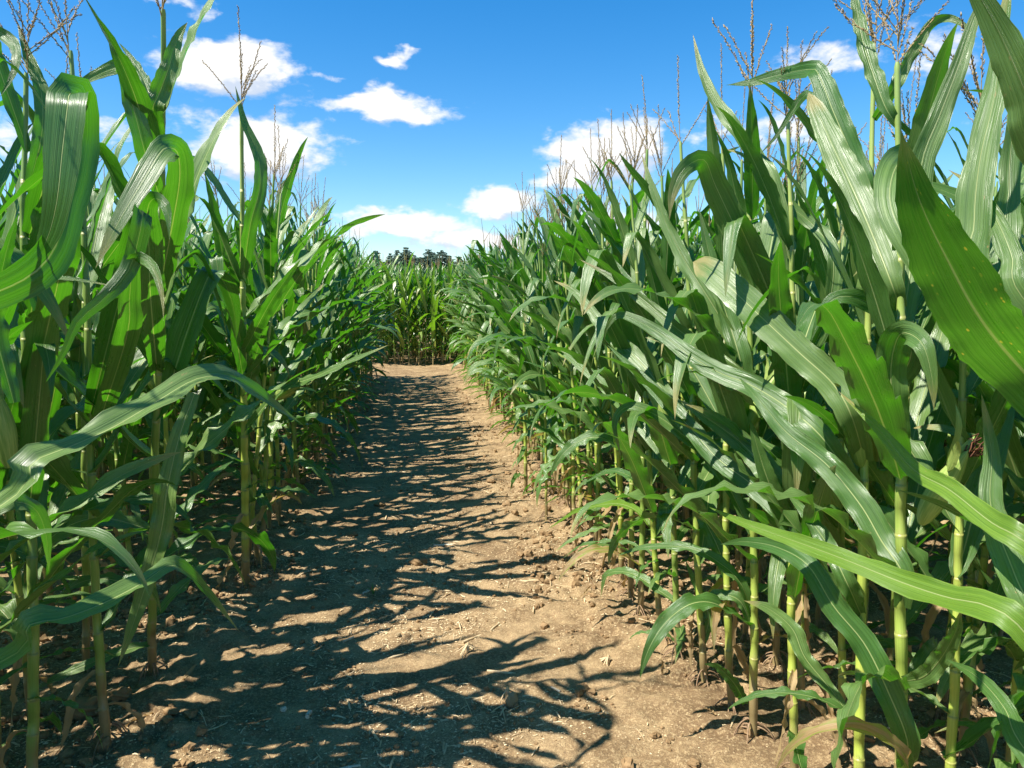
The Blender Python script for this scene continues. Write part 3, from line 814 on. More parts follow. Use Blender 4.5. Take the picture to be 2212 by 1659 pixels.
def hero_plant(base, top, label, az0=0, seed=0, keep=lambda z, az: True, tas=1.0, ear=False, lean=None, rad=1.0, ns=None, group='corn plants nearest the camera', big=False):
    """base/top: (u, v, d) or world points"""
    q = random.Random(seed)
    Pb = base if isinstance(base, Vector) else at(base[0], 1400, base[1])
    if not isinstance(base, Vector):   # follow the view ray column down to the ground at that distance
        r0 = at(base[0], base[2] if len(base) > 2 else 1400, base[1]); Pb = Vector((r0.x, r0.y, 0))
    Pb = Vector((Pb.x, Pb.y, float(height(Pb.x, Pb.y)) + .002))
    Pt = top if isinstance(top, Vector) else at(*top)
    r = bpy.data.objects.new('corn_plant', None); C.objects.link(r)
    ax = Pt - Pb; k = ax.length / 2.0
    r.rotation_euler = ax.to_track_quat('Z', 'Y').to_euler(); r.location = Pb; r.scale = (k * .98, k * .98, k)
    r.matrix_basis = Matrix.LocRotScale(Pb, ax.to_track_quat('Z', 'Y'), Vector((k, k, k)))
    tag(r, label, 'corn plant', group)
    if ns is None: ns = q.randrange(6)
    obj('stalk', STK[ns], r, rot=(0, 0, q.uniform(0, 6)), scale=(rad, rad, 1))
    for j, z in enumerate(NODESETS[ns]):
        kd = leaf_kind(z, q)
        az = (az0 + (180 if j % 2 else 0) + q.gauss(0, 20)) % 360; sc = leaf_scale(z) * q.uniform(.85, 1.05); i = q.randrange(7)
        if kd is None or not keep(z, az): continue
        obj('leaf', LIB[kd][i], r, (0, 0, z), (R(q.uniform(-6, 6)), R(q.uniform(-6, 6)), R(az)), (sc, sc * q.choice((-1, 1)), sc))
    if tas: obj('tassel', TAS_BIG[q.randrange(3)] if big else TAS[q.randrange(7)], r, (0, 0, 2.0), (0, 0, q.uniform(0, 6)), tas)
    if ear:
        e = obj('ear', HSK[q.randrange(4)], r, (.01, 0, 1.0), (0, R(22), R(q.uniform(0, 360))), 1.0); obj('silk', SLK[q.randrange(3)], e, (.018, 0, .195), (0, .3, 0))
    obj('brace_roots', RTS[q.randrange(5)], r, scale=1.1)
    return (r, Pb, Pt)

away_r = lambda z, az: (az < 80 or az > 280) or z < .6 or int(z * 997) % 3 == 0       # leaves pointing into the right-hand field
away_l = lambda z, az: 100 < az < 260 or z < 1.05 or int(z * 997) % 3 == 0
few_r = lambda z, az: (az < 80 or az > 280) and z > .3 or z > 1.9
# ---- right side
RA = hero_plant(Vector((.92, .38, 0)), Vector((.90, .38, 1.95)), 'nearest corn plant outside the frame reaching one large dark leaf in', 20, 1, lambda z, az: False)
RB = hero_plant(Vector((1.12, .95, 0)), Vector((1.02, 1.0, 2.05)), 'corn plant at the right frame edge with broad upright pale leaves', 30, 2, lambda z, az: az < 60 or az > 300)
R1 = hero_plant((1982, 1.68, 1560), (1940, 175, 1.78), 'tall corn plant with thick yellow green stalk and spreading tassel, third from right edge', 10, 3, few_r, .9, rad=1.12, ns=1, big=True)
R2 = hero_plant((1862, 1.95, 1560), (1890, 165, 2.12), 'corn plant just left of the thick stalked one, tassel crossing its neighbour', -10, 4, few_r, .95, ear=True, big=True)
R3 = hero_plant((1726, 2.25, 1560), (1700, 290, 2.35), 'corn plant with bare lower stalk beside the yellow green bottom leaf', 15, 5, away_r, .9, big=True)
R4 = hero_plant((1622, 2.48, 1600), (1625, 235, 2.6), 'corn plant with the tall thin tassel spike above the right corn', 0, 6, away_r, 1.15, ear=True)
R5 = hero_plant((1578, 2.66, 1560), (1560, 330, 2.8), 'corn plant second right of the fan of pale brace roots', 25, 7, away_r, .9)
R6 = hero_plant((1522, 2.83, 1500), (1470, 330, 2.95), 'corn plant standing on a splayed fan of pale brace roots', -15, 8, away_r, 1.0)
R7 = hero_plant((1464, 3.03, 1440), (1430, 400, 3.1), 'corn plant with dry brown sheath at its foot', 10, 9, away_r, .9, ear=True)
R8 = hero_plant((1430, 3.2, 1420), (1360, 420, 3.3), 'corn plant whose low leaf arches out over the path by the lone short one', -20, 10, lambda z, az: True, .9)
R9 = hero_plant((1180, 5.07, 1130), (1172, 560, 5.1), 'short lone corn plant standing out on the path edge', 10, 11, lambda z, az: True, .5, rad=.8)
R10 = hero_plant((1136, 5.9, 1060), (1130, 470, 6.0), 'slim corn plant on the path edge behind the short lone one', 40, 12, lambda z, az: True, .9)
# ---- left side
LA = hero_plant(Vector((-.98, 1.25, 0)), Vector((-.95, 1.3, 2.0)), 'corn plant just outside the left frame edge with long drooping leaves', 180, 21, away_l)
L0 = hero_plant((45, 2.1, 1500), (60, 190, 2.25), 'corn plant with thick stalk nearest the left frame edge', 170, 22, away_l, 1.0, rad=1.1, big=True)
L1 = hero_plant((232, 2.45, 1560), (150, 140, 2.5), 'corn plant with yellow green stalk below the folded pale leaf', 185, 23, away_l, 1.0)
L2 = hero_plant((330, 2.93, 1450), (350, 60, 2.2), 'tall corn plant with broad folded dark leaves left of the path', 190, 24, away_l, 1.0)
L3 = hero_plant((530, 3.9, 1250), (522, 250, 3.6), 'leafy corn plant with thick bare stalk standing out on the left path edge', 170, 25, away_l, 1.0, rad=1.25)

# right: (tip ... base)
H = hero_leaf
H(RA, [(1946, 283, .62), (1985, 430, .64), (2048, 565, .66), (2125, 700, .68), (2235, 830, .70), (2380, 980, .66)], 262, roll=-38, wave=.0012, fold=8, m=LEAF_S, wp=[(0, .6), (.35, 1), (.62, .95), (.8, .62), (.93, .25), (1, .04)])
H(RB, [(2050, -120, 1.0), (2115, -10, 1.0), (2168, 90, 1.0), (2215, 200, 1.0), (2270, 340, 1.02)], 150, roll=-10, att=620, fold=20)
H(RB, [(2150, -60, 1.35), (2105, 40, 1.32), (2072, 140, 1.3), (2030, 250, 1.3), (1992, 350, 1.3), (1985, 480, 1.28), (2050, 640, 1.2)], 95, roll=15, att=900)
H(RB, [(2190, -80, 1.3), (2165, 60, 1.28), (2150, 200, 1.26), (2118, 340, 1.24), (2105, 480, 1.22), (2120, 620, 1.2)], 120, roll=-25, fold=10, att=1000)
H(RB, [(2048, 366, 1.3), (2105, 405, 1.25), (2150, 470, 1.2), (2185, 550, 1.15), (2215, 650, 1.12)], 70, att=900)
H(RB, [(2210, 90, 1.4), (2190, 260, 1.4), (2180, 400, 1.38), (2195, 560, 1.3)], 90, roll=30, att=860)
H(RB, [(1811, 845, 1.62), (1901, 930, 1.52), (1971, 1012, 1.42), (2051, 1058, 1.32), (2141, 1128, 1.22), (2225, 1178, 1.15)], 74, roll=12, att=1380, m=LEAF_B, wave=.005)
H(RB, [(1531, 1095, 1.75), (1600, 1127, 1.62), (1700, 1163, 1.5), (1821, 1207, 1.38), (1946, 1257, 1.28), (2046, 1290, 1.2), (2141, 1312, 1.12), (2230, 1385, 1.08)], 86, roll=20, att=1700, wave=.006, m=LEAF_B)
H(RB, [(2120, 850, 1.35), (2142, 980, 1.33), (2140, 1090, 1.3), (2180, 1210, 1.25), (2240, 1330, 1.18)], 105, roll=10, att=1650)
H(RB, [(2046, 1425, 1.5), (2110, 1462, 1.4), (2170, 1530, 1.32), (2215, 1620, 1.25)], 75, roll=10, att=1900)
# R1
H(R1, [(1838, -60, 1.95), (1850, 20, 1.9), (1866, 95, 1.85), (1890, 170, 1.8), (1915, 235, 1.77)], 52, roll=25, att=275)
H(R1, [(2062, 716, 1.5), (2005, 610, 1.52), (1950, 510, 1.55), (1922, 430, 1.6), (1935, 362, 1.66), (1965, 345, 1.78), (1985, 400, 1.84), (1975, 520, 1.82)], 98, roll=0, att=740, fold=8, wp=[(0, .5), (.2, .95), (.6, 1.0), (.75, .8), (.9, .4), (1, .05)])
H(R1, [(1746, 200, 2.05), (1775, 262, 2.0), (1801, 320, 1.95), (1843, 410, 1.88), (1890, 520, 1.8), (1925, 610, 1.74)], 100, roll=8, att=662, fold=16, wp=[(0, .35), (.15, .75), (.45, 1), (.75, .75), (.92, .5), (1, .3)])
H(R1, [(1640, 335, 2.2), (1680, 290, 2.15), (1722, 225, 2.1), (1748, 204, 2.06), (1775, 262, 2.03), (1801, 320, 1.99)], 46, roll=20, att=662)
H(R1, [(2018, 888, 1.5), (2012, 810, 1.5), (1990, 740, 1.52), (1945, 722, 1.6), (1925, 790, 1.66), (1930, 880, 1.68)], 98, roll=5, att=1000, fold=12, wp=[(0, .5), (.2, .9), (.55, 1), (.8, .5), (1, .05)])
H(R1, [(1596, 815, 2.15), (1646, 872, 2.05), (1700, 935, 1.98), (1785, 1003, 1.9), (1858, 1090, 1.82), (1905, 1170, 1.76), (1950, 1240, 1.7)], 88, roll=5, att=1310, wave=.010, fold=20)
H(R1, [(1555, 1176, 2.1), (1610, 1170, 2.0), (1680, 1183, 1.9), (1746, 1222, 1.8), (1801, 1310, 1.74), (1868, 1392, 1.7), (1921, 1500, 1.66), (1960, 1600, 1.64)], 84, roll=6, att=1655, wave=.011, fold=20)
H(R1, [(2076, 1318, 1.5), (2062, 1370, 1.54), (2030, 1425, 1.6), (1995, 1462, 1.64)], 66, roll=10, att=1475, fold=14)
H(R1, [(1674, 1665, 1.7), (1710, 1612, 1.62), (1768, 1577, 1.56), (1850, 1566, 1.54), (1915, 1596, 1.56), (1958, 1640, 1.6)], 62, roll=45, att=1690, m=LEAF_Y, wave=.005)
# R2
H(R2, [(2112, 82, 1.9), (2080, 52, 1.92), (2042, 38, 1.95), (2008, 56, 1.98), (1965, 125, 2.0), (1925, 200, 2.02)], 40, roll=15, att=262)
H(R2, [(1567, 184, 2.4), (1620, 178, 2.35), (1690, 160, 2.28), (1750, 150, 2.2), (1768, 160, 2.16), (1800, 240, 2.1), (1842, 340, 2.05), (1868, 420, 2.02)], 66, roll=12, att=520, fold=14, wp=[(0, .5), (.2, .9), (.5, 1), (.66, .75), (.85, .5), (1, .04)])
H(R2, [(1751, 742, 1.85), (1765, 700, 1.84), (1790, 655, 1.84), (1825, 640, 1.84), (1880, 656, 1.86), (1940, 700, 1.9), (1965, 780, 1.92)], 82, roll=15, att=900, fold=16)
H(R2, [(1497, 566, 2.35), (1530, 582, 2.28), (1580, 624, 2.2), (1650, 690, 2.12), (1730, 765, 2.04), (1800, 830, 1.98), (1840, 900, 1.94)], 96, roll=6, att=1000, fold=12, wp=[(0, .5), (.3, .9), (.65, 1), (.85, .95), (.96, .75), (1, .5)])
H(R2, [(1304, 742, 2.55), (1312, 706, 2.52), (1345, 680, 2.48), (1429, 722, 2.4), (1491, 768, 2.32), (1554, 805, 2.25), (1622, 832, 2.18), (1700, 880, 2.1), (1780, 950, 2.0)], 70, roll=10, att=1080, wave=.009)
H(R2, [(1697, 1060, 2.2), (1740, 1110, 2.1), (1790, 1180, 2.02), (1830, 1260, 1.95)], 60, roll=12, att=1330, wave=.01)
# R3
H(R3, [(1497, 74, 2.75), (1512, 140, 2.68), (1535, 200, 2.62), (1575, 262, 2.55), (1622, 325, 2.48), (1668, 400, 2.4)], 56, roll=30, att=560)
H(R3, [(1446, 478, 2.2), (1452, 420, 2.2), (1475, 368, 2.2), (1520, 345, 2.22), (1545, 400, 2.25), (1590, 495, 2.28), (1640, 600, 2.3), (1685, 700, 2.3)], 88, roll=-12, att=830, fold=10, wp=[(0, .5), (.25, .95), (.6, 1), (.72, .8), (.88, .45), (1, .04)])
H(R3, [(1561, 320, 2.6), (1610, 338, 2.55), (1650, 385, 2.5), (1700, 440, 2.45), (1760, 490, 2.4), (1800, 560, 2.3), (1780, 700, 2.28)], 50, roll=25, att=830)
H(R3, [(1250, 559, 2.9), (1320, 598, 2.8), (1385, 645, 2.7), (1450, 700, 2.6), (1530, 762, 2.5), (1620, 830, 2.38), (1690, 920, 2.28)], 52, roll=-20, att=1020)
H(R3, [(1312, 745, 2.9), (1366, 795, 2.8), (1429, 858, 2.7), (1491, 924, 2.6), (1550, 990, 2.5), (1640, 1060, 2.38), (1705, 1140, 2.28)], 64, roll=6, att=1230, wave=.009)
H(R3, [(1606, 1297, 2.3), (1660, 1315, 2.28), (1711, 1358, 2.24), (1740, 1422, 2.2), (1800, 1496, 2.15), (1841, 1557, 2.1)], 54, roll=12, wave=.01, wp=[(0, .3), (.3, .8), (.6, 1), (.85, .6), (1, .04)])
H(R3, [(1467, 863, 2.55), (1510, 892, 2.5), (1560, 925, 2.46), (1610, 965, 2.4), (1670, 1040, 2.3)], 80, roll=10, att=1180, wave=.011)
H(R3, [(1620, 905, 2.25), (1640, 980, 2.24), (1668, 1060, 2.24)], 62, roll=10, att=1150, wave=.002)
# R4..R8
H(R4, [(1385, 330, 2.9), (1408, 400, 2.85), (1438, 480, 2.8), (1482, 568, 2.72), (1540, 660, 2.62)], 52, roll=-25, att=800)
H(R4, [(1510, 450, 2.7), (1535, 560, 2.66), (1570, 680, 2.6), (1600, 780, 2.52)], 66, roll=20, att=900)
H(R4, [(1333, 1200, 2.75), (1400, 1181, 2.68), (1491, 1184, 2.6), (1549, 1212, 2.54), (1600, 1260, 2.5)], 44, roll=40, att=1330)
H(R4, [(1342, 990, 2.75), (1328, 912, 2.75), (1357, 878, 2.75), (1410, 893, 2.72), (1470, 935, 2.68), (1550, 1010, 2.6)], 50, roll=30, att=1150)
H(R4, [(1491, 1333, 2.55), (1515, 1297, 2.54), (1563, 1285, 2.52), (1600, 1300, 2.5)], 42, roll=30, att=1350)
H(R5, [(1300, 530, 3.3), (1350, 600, 3.2), (1420, 700, 3.05), (1490, 790, 2.9)], 56, roll=14, att=930)
H(R5, [(1520, 1434, 2.55), (1549, 1440, 2.56), (1587, 1478, 2.58), (1610, 1520, 2.62)], 40, roll=-20)
H(R5, [(1480, 1020, 2.9), (1510, 1100, 2.8), (1550, 1180, 2.72)], 50, roll=10, att=1260, wave=.01)
H(R6, [(1196, 606, 3.6), (1236, 626, 3.5), (1272, 665, 3.4), (1310, 715, 3.3), (1390, 790, 3.1)], 50, roll=8, att=930, wave=.009)
H(R6, [(1400, 560, 3.1), (1420, 660, 3.05), (1450, 760, 3.0)], 60, roll=20, att=880)
H(R6, [(1480, 1210, 2.9), (1502, 1260, 2.88), (1530, 1330, 2.85)], 34, roll=10, att=1390, wave=.01)
H(R7, [(1297, 1290, 3.3), (1312, 1240, 3.26), (1362, 1238, 3.18), (1410, 1266, 3.1)], 36, roll=40, att=1300)
H(R7, [(1190, 745, 3.8), (1240, 780, 3.65), (1300, 830, 3.5), (1370, 900, 3.25)], 44, roll=10, att=1010, wave=.009)
H(R7, [(1357, 1382, 3.1), (1380, 1367, 3.08), (1430, 1366, 3.04)], 16, roll=40, att=1390)
H(R8, [(1185, 1142, 3.9), (1247, 1104, 3.75), (1324, 1088, 3.55), (1375, 1103, 3.35)], 30, roll=45, att=1150, m=LEAF_B)
H(R8, [(1216, 1206, 3.6), (1261, 1176, 3.5), (1333, 1169, 3.4), (1390, 1185, 3.3)], 16, roll=50, att=1210)
H(R8, [(1257, 1046, 3.7), (1314, 1018, 3.6), (1357, 1027, 3.5), (1400, 1060, 3.3)], 30, roll=35, att=1120)
# left
H(LA, [(656, 919, 1.75), (600, 880, 1.68), (558, 850, 1.62), (510, 822, 1.55), (467, 812, 1.5), (415, 822, 1.45), (330, 872, 1.38), (240, 925, 1.32), (150, 965, 1.27), (70, 1000, 1.22), (20, 1080, 1.2)], 104, roll=52, att=1330, wave=.008, fold=30, wp=[(0, .5), (.3, .9), (.6, 1), (.78, .8), (.9, .42), (1, .05)])
H(LA, [(518, 1366, 1.5), (451, 1283, 1.46), (404, 1236, 1.42), (366, 1222, 1.38), (310, 1258, 1.34), (230, 1300, 1.28), (140, 1335, 1.22), (60, 1352, 1.18), (20, 1420, 1.18)], 94, roll=52, att=1600, wave=.006, fold=30, wp=[(0, .5), (.3, .95), (.6, 1), (.75, .75), (.9, .36), (1, .04)])
H(LA, [(106, 1235, 1.4), (100, 1160, 1.38), (80, 1105, 1.36), (40, 1085, 1.33), (-20, 1100, 1.3)], 80, roll=30, att=1300)
H(LA, [(60, 592, 1.45), (100, 520, 1.42), (122, 440, 1.4), (134, 330, 1.4), (146, 225, 1.41), (150, 203, 1.43), (160, 203, 1.49), (172, 225, 1.52), (172, 300, 1.54), (150, 420, 1.5), (60, 600, 1.4)], 125, roll=32, att=760, fold=4, wave=.004, wp=[(0, .6), (.3, .95), (.6, 1), (.8, .85), (.92, .5), (1, .05)])
H(LA, [(30, 870, 1.4), (-10, 700, 1.4), (10, 560, 1.4), (40, 460, 1.4)][::-1], 70, roll=30)
H(L0, [(262, 1262 - 640, 1.9), (190, 608, 1.88), (110, 600, 1.86), (40, 610, 1.9)], 36, roll=55, att=700)
H(L0, [(37, 45, 2.3), (60, 120, 2.28), (88, 195, 2.26), (90, 290, 2.24)], 52, roll=15, att=420)
H(L0, [(0, 210, 2.1), (32, 150, 2.12), (30, 95, 2.16), (-20, 82, 2.2)], 50, roll=20, att=330)
H(L1, [(95, 832, 1.75), (138, 762, 1.75), (168, 695, 1.76), (228, 642, 1.78), (285, 570, 1.82), (300, 480, 1.86)][::1], 90, roll=-12, att=900, wave=.012, fold=12, freq=4)
H(L1, [(353, 695, 1.7), (350, 640, 1.72), (330, 575, 1.76), (290, 560, 1.82), (280, 640, 1.9), (270, 740, 2.0)], 78, roll=10, att=960, wp=[(0, .5), (.3, .95), (.6, 1), (.75, .7), (1, .04)])
H(L1, [(255, 1440, 2.2), (300, 1310, 2.24), (345, 1160, 2.28), (362, 1050, 2.3), (388, 940, 2.34), (420, 850, 2.38)][::1], 72, roll=10, wave=.012, wp=[(0, .5), (.4, 1), (.8, .6), (1, .05)])
H(L2, [(366, 520, 1.9), (362, 455, 1.92), (345, 432, 1.94), (328, 432, 2.0), (318, 460, 2.04), (322, 540, 2.12), (325, 640, 2.2)], 96, roll=28, att=800, wp=[(0, .6), (.3, 1), (.6, .95), (.75, .65), (.9, .35), (1, .04)], fold=10)
H(L2, [(205, 582, 1.8), (250, 490, 1.82), (300, 405, 1.86), (348, 328, 1.92), (368, 320, 1.97), (384, 332, 2.03), (388, 385, 2.08), (375, 470, 2.16)], 92, roll=25, att=640, fold=12, wp=[(0, .55), (.25, 1), (.5, 1), (.75, .75), (.9, .45), (1, .05)])
H(L2, [(138, 198, 2.2), (195, 168, 2.18), (245, 146, 2.16), (268, 150, 2.15), (280, 200, 2.15), (298, 270, 2.16), (318, 345, 2.2)], 62, roll=18, att=420, fold=16)
H(L2, [(405, 48, 2.25), (385, 80, 2.22), (365, 145, 2.2), (345, 200, 2.2), (330, 240, 2.2)], 62, roll=-5, att=300, fold=26)
H(L2, [(257, 92, 2.4), (288, 132, 2.36), (312, 175, 2.3), (328, 220, 2.26)], 34, roll=20, att=290)
H(L2, [(451, 1052, 3.0), (420, 1010, 2.96), (385, 1005, 2.94)], 30, roll=20, att=1050)
H(L3, [(508, 185, 3.5), (528, 265, 3.5), (556, 330, 3.5), (562, 400, 3.5), (540, 490, 3.52)], 50, roll=25, att=600)
H(L3, [(270 + 380, 560, 3.3), (620, 600, 3.35), (580, 660, 3.45)], 50, roll=20, att=760)
H(L3, [(840, 745, 3.3), (770, 775, 3.4), (690, 810, 3.5), (600, 850, 3.65)], 40, roll=50, att=930)
H(L3, [(390, 330 + 180, 3.3), (450, 590, 3.4), (500, 660, 3.5)], 46, roll=20, att=760)
H(L3, [(420, 700, 3.3), (460, 660, 3.4), (500, 690, 3.6)], 50, roll=30, att=820)
# ears that show plainly
def ear_at(pl, u, v, d, tip, label, sc=1.0, si=0):
    root = pl[0]; a = at(u, v, d); b = at(*tip); ax = (b - a)
    e = obj('ear', HSK[si], root); Mw = Matrix.LocRotScale(a, ax.to_track_quat('Z', 'Y'), Vector((sc,) * 3))
    e.matrix_basis = root.matrix_basis.inverted() @ Mw
    obj('silk', SLK[si % 3], e, (.02, 0, .19), (0, .9, 0), 1.3)
ear_at(L3, 582, 862, 3.7, (652, 830, 3.6), '', 1.05, 1)
ear_at(L0, 20, 1010, 1.95, (4, 880, 1.95), '', 1.1, 2)
ear_at(R1, 1990, 1130, 1.62, (2062, 1000, 1.55), '', 1.0, 3)
# ------------------------------------------------------------------ what lies on the soil
def lump(seed, ax=(1, 1, 1), n=12, amp=.16):
    q = np.random.RandomState(seed); V = []
    ph = q.rand(6) * 6.28; fr = 1 + q.rand(6) * 3
    for i in range(n + 1):
        t = math.pi * i / n
        for j in range(n):
            p = 2 * math.pi * j / n
            d = np.array((math.sin(t) * math.cos(p), math.sin(t) * math.sin(p), math.cos(t)))
            r = 1 + amp * (math.sin(fr[0] * d[0] * 2 + ph[0]) * math.sin(fr[1] * d[1] * 2 + ph[1]) + .6 * math.sin(fr[2] * 3 * d[2] + fr[3] * 3 * d[0] + ph[2]) * .7 + .3 * math.sin(7 * d[0] + ph[4]) * math.sin(8 * d[1] + 6 * d[2]))
            if i in (0, n): r = 1
            V.append(d * r * np.array(ax))
    g = G(); g.add(np.array(V), grid_faces(n + 1, n, True)); return g

def litter():
    q = np.random.RandomState(4)
    def pick(n, near=.55):
        # distance falls off so that the picture is evenly dusted
        out = []
        while len(out) < n:
            y = 1.3 * (13.0 / 1.3) ** (q.rand() ** 1.15); x = q.uniform(-1.9, 2.6)
            keepp = .5 + .5 * min(1, abs(x + .05) / .8)
            if fbm(np.array([x * 2.3]), np.array([y * 2.3]), 61, 3)[0] * 3 + .55 < q.rand() * keepp * 1.15: continue
            out.append((x, y))
        return np.array(out)
    # soil crumbs
    g = G(); base = [lump(i, (1, .85, .65), 5, .3) for i in range(8)]
    for b_ in base: b_.V[0] = b_.V[0] * (1 + .38 * (q.rand(len(b_.V[0]), 1) - .5)) 
    pts = pick(12000)
    for (x, y) in pts:
        r = .0025 + .011 * q.rand() ** 4 + ((.003 + .020 * q.rand() ** 5) if x > .55 or x < -.75 else 0)
        M = Matrix.Translation((x, y, float(height(x, y)) + r * .35)) @ Matrix.Rotation(q.rand() * 6.28, 4, 'Z') @ Matrix.Rotation(q.rand() * 3, 4, 'X') @ Matrix.Scale(r, 4)
        g.join(base[q.randint(8)].xf(M), r=q.rand())
    tag(obj('soil_crumbs', g.mesh('soil_crumbs', CLOD, smooth=False)), 'loose brown soil crumbs strewn over the path', 'soil', None, 'stuff')
    # pale chopped straw and chaff
    def flake(L, w, bend, r):
        n = 4; s = np.linspace(0, 1, n); V = []
        tw = q.uniform(-.8, .8)
        for t in s:
            z = bend * math.sin(t * math.pi) * L
            ww = w * (.6 + .4 * math.sin(t * 3.1))
            V += [(t * L, -ww, z - ww * tw), (t * L, 0, z + w * .35), (t * L, ww, z + ww * tw)]
        return np.array(V), grid_faces(n, 3), r
    g = G()
    for (x, y) in pick(13000):
        a = q.rand() * 6.28; big = q.rand()
        L = .012 + .035 * q.rand() ** 2 if big < .9 else .04 + .07 * q.rand()
        w = (.0008 + .0016 * q.rand()) * (1 if big < .9 else 1.6)
        V, F, r = flake(L, w, q.uniform(-.02, .10), q.rand())
        ca, sa = math.cos(a), math.sin(a); el = q.uniform(-.12, .12)
        X = x + V[:, 0] * ca - V[:, 1] * sa; Y = y + V[:, 0] * sa + V[:, 1] * ca
        Z = height(X, Y) * .5 + float(height(x, y)) * .5 + V[:, 2] + V[:, 0] * el + .0035
        g.add(np.stack([X, Y, Z], -1), F, None, r)
    tag(obj('chopped_straw', g.mesh('chopped_straw', STRAW)), 'fine pale chopped straw strewn over the path', 'straw', None, 'stuff')
    g = G()
    for (x, y) in pick(38000):
        a = q.rand() * 6.28; r = .0018 + .0040 * q.rand() ** 2
        base_ = np.array([(-1, -.6, .1), (1, -.5, .35), (.9, .6, .1), (-.8, .5, .4), (0, 0, .75)]) * r
        ca, sa = math.cos(a), math.sin(a); V = base_ @ np.array([(ca, sa, 0), (-sa, ca, 0), (0, 0, 1)])
        V = V + np.array((x, y, float(height(x, y)) + .0015))
        g.add(V, [(0, 1, 4), (1, 2, 4), (2, 3, 4), (3, 0, 4)], None, q.rand())
    tag(obj('chaff', g.mesh('chaff', CHIP)), 'tiny pale chaff flecks dusted over the soil', 'chaff', None, 'stuff')
litter()

def on(u, v, dz=0.0):
    p = ground(u, v); return Vector((p.x, p.y, float(height(p.x, p.y)) + dz))
def stone(u, v, r, ax, label, m=ROCK, cat='stone', grp=None, nm='stone', seed=1, rot=0):
    o = obj(nm, lump(seed, ax, 26, .10 if m is ROCK else .24).mesh(nm, m), None, on(u, v, r * ax[2] * .62), (0, 0, rot), r); tag(o, label, cat, grp)
stone(1105, 1512, .030, (.82, .8, .98), 'rounded pale stone lying alone on the sunlit path', seed=3)
stone(860, 1362, .013, (1, .9, .85), 'small pale stone beside the curved leaf shadow', seed=5)
stone(612, 1520, .012, (1, .9, .8), 'grey pebble in the dark shade at the bottom left', WHITE, seed=8)
stone(897, 1592, .012, (1, .8, .8), 'pinkish pebble near the bleached straw at the bottom', seed=9)
stone(185, 1535, .050, (1.2, .9, .75), 'largest brown soil clod between the stalks at bottom left', CLOD, 'soil clod', 'soil clods', 'soil_clod', 12)
stone(262, 1520, .030, (1.2, .9, .75), 'lesser soil clod just right of the largest clod', CLOD, 'soil clod', 'soil clods', 'soil_clod', 14)
stone(905, 1210, .035, (1.3, .9, .6), 'crumbly soil clod near the seedling on the shaded path', CLOD, 'soil clod', 'soil clods', 'soil_clod', 15)
for i, (u, v, r) in enumerate([(985, 945, .06), (1012, 1000, .045), (1060, 1040, .05), (1040, 1118, .04), (1095, 1090, .05), (1130, 1210, .035), (1245, 1130, .05), (1290, 1165, .04), (1345, 1180, .05), (820, 1085, .05), (760, 1150, .05), (700, 1060, .06), (640, 1190, .04), (1400, 1290, .04), (1500, 1660, .03)]):
    stone(u, v, r * .6, (1.3, 1, .55), 'rough brown soil clod half sunk in the path margin', CLOD, 'soil clod', 'soil clods along the path margin', 'soil_clod', 30 + i, i)

def cut_stalk(u, v, L, r, az, label, m=WHITE, nm='cut_stalk', split=False):
    g = G(); n = 10
    P = [(L * s, .002 * math.sin(s * 5), .0) for s in np.linspace(0, 1, 8)]
    tube(P, r * np.array([1.02, 1, .97, 1, 1, 1.04, .98, 1.0]), n, g, .3)
    for x_ in (0, L):
        c = [(x_, 0, 0)] + [(x_ + (.001 if x_ else -.001), r * .98 * math.cos(t), r * .98 * math.sin(t)) for t in np.arange(n) * 6.283 / n]
        g.add(c, [(0, 1 + k, 1 + (k + 1) % n) for k in range(n)], None, .9)
    if split:
        for k in range(5):
            y0 = r * (k - 2) * .9; tube([(L * .9, y0 * .4, 0), (L * 1.15, y0 * .9, .004), (L * 1.4, y0 * 1.9, .002 + .004 * (k % 2))], np.array([.0016, .0011, .0006]), 4, g, k / 5)
    o = obj(nm, g.mesh(nm, m), None, on(u, v, r * .75), (0, R(2), R(az)), None); tag(o, label, 'cut stalk', 'bits of cut stalk on the path')
cut_stalk(664, 1540, .034, .0085, 85, 'short stubby white piece of cut stalk in the shade at the bottom left')
cut_stalk(728, 1648, .075, .005, 18, 'bleached slim straw piece lying at the bottom edge of the path')
cut_stalk(785, 1270, .035, .006, 55, 'whitish stalk piece beside the green seedling', split=True)
cut_stalk(936, 1170, .13, .007, 8, 'long grey stalk lying across the middle of the path')
cut_stalk(1000, 1375, .14, .006, 40, 'tan split stalk slanting at the edge of the leaf shadows', STRAW, split=True)
cut_stalk(1052, 1440, .12, .006, -14, 'frayed stalk piece lying inside the bent leaf shadow', STRAW, split=True)
cut_stalk(1190, 1485, .045, .004, -45, 'short white straw stub lying on the sunlit soil')
cut_stalk(742, 1378, .06, .005, 50, 'greyish stalk sliver in the deep shade left of centre')
cut_stalk(1060, 1352, .10, .005, 62, 'tan straw piece lying upright of the slanting split stalk', STRAW)
cut_stalk(640, 1192, .05, .006, 80, 'white stalk piece in the dark shade beside the left corn')
cut_stalk(1020, 1500, .10, .005, 25, 'pale frayed stalk piece left of the rounded stone', STRAW, split=True)

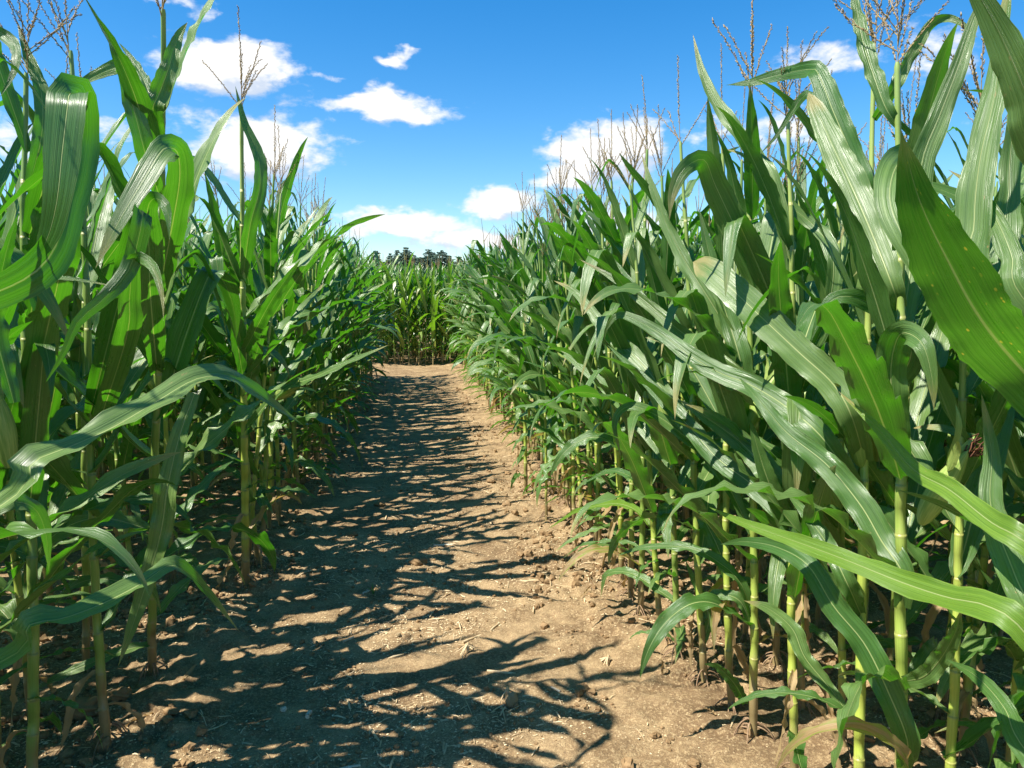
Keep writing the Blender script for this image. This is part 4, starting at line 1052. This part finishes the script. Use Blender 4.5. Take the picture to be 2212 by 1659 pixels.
def old_roots(u, v, label, m=STRAW, seed=0, n=9, L=.06):
    q = random.Random(seed); g = G()
    for k in range(n):
        a = q.uniform(0, 6.28); l = L * q.uniform(.6, 1.2)
        tube([((.004 + l * s) * math.cos(a + .3 * s), (.004 + l * s) * math.sin(a + .3 * s), .03 * (1 - s) ** 1.3 + .003) for s in np.linspace(0, 1, 6)], np.linspace(.0035, .0012, 6), 5, g, q.random())
    tube([(0, 0, 0), (.002, 0, .025), (.004, .002, .045)], np.array([.008, .007, .005]), 8, g, .5)
    o = obj('root_stub', g.mesh('root_stub', m), None, on(u, v)); tag(o, label, 'root stub', 'old root stubs on the path')
old_roots(1313, 1425, 'pale spidery root stub on the bare sunlit soil', seed=2)
old_roots(1095, 1500, 'withered root tuft just left of the rounded stone', seed=3, L=.05, n=6)
old_roots(1010, 1395, 'flattened straw tuft in the leaf shadows', seed=5, L=.07, n=8)

def dry_blade(u, v, L, Wd, az, elev, label, m=DRY, seed=0, twist=80):
    lf = leaf_geo(L, Wd, elev, ((0, 0), (1, 30)), ((0, 0), (1, twist)), wave=.004, fold=35, seed=seed, nseg=20, ncross=7)
    o = obj('dry_leaf', lf.mesh('dry_leaf', m), None, on(u, v, .006), (0, 0, R(az))); tag(o, label, 'dry leaf', 'dry leaves on the ground')
dry_blade(1432, 1465, .07, .03, 70, ((0, 80), (.5, 60), (1, -50)), 'upright scrap of tan dry leaf beside the corn roots', seed=3)
dry_blade(1250, 1290, .17, .012, 40, ((0, 8), (.5, 12), (1, -10)), 'thin curled dry leaf arching over soil by the right corn', seed=5)
dry_blade(395, 1470, .10, .018, 60, ((0, 20), (.5, 15), (1, -10)), 'small grey dry leaf in the shade at lower left', seed=7)
dry_blade(330, 1545, .13, .02, 230, ((0, 5), (.5, 12), (1, -10)), 'pale withered leaf at the foot of the left corn', seed=8)
dry_blade(1545, 1560, .05, .02, 130, ((0, 30), (.5, 20), (1, -10)), 'bleached leaf scrap above the fan of brace roots', seed=9)

# seedling on the path
r = bpy.data.objects.new('seedling', None); C.objects.link(r); r.location = on(806, 1272); tag(r, 'tiny green seedling alone on the shaded path', 'seedling')
for k, a in enumerate((20, 100, 160, 215, 330)):
    obj('leaf', leaf_geo(.055 + .012 * (k % 2), .011, ((0, 70), (.5, 45), (1, 5)), seed=k, nseg=10, ncross=5, wave=.001).mesh('seedling_leaf', LEAF), r, (0, 0, .005), (0, 0, R(a)))
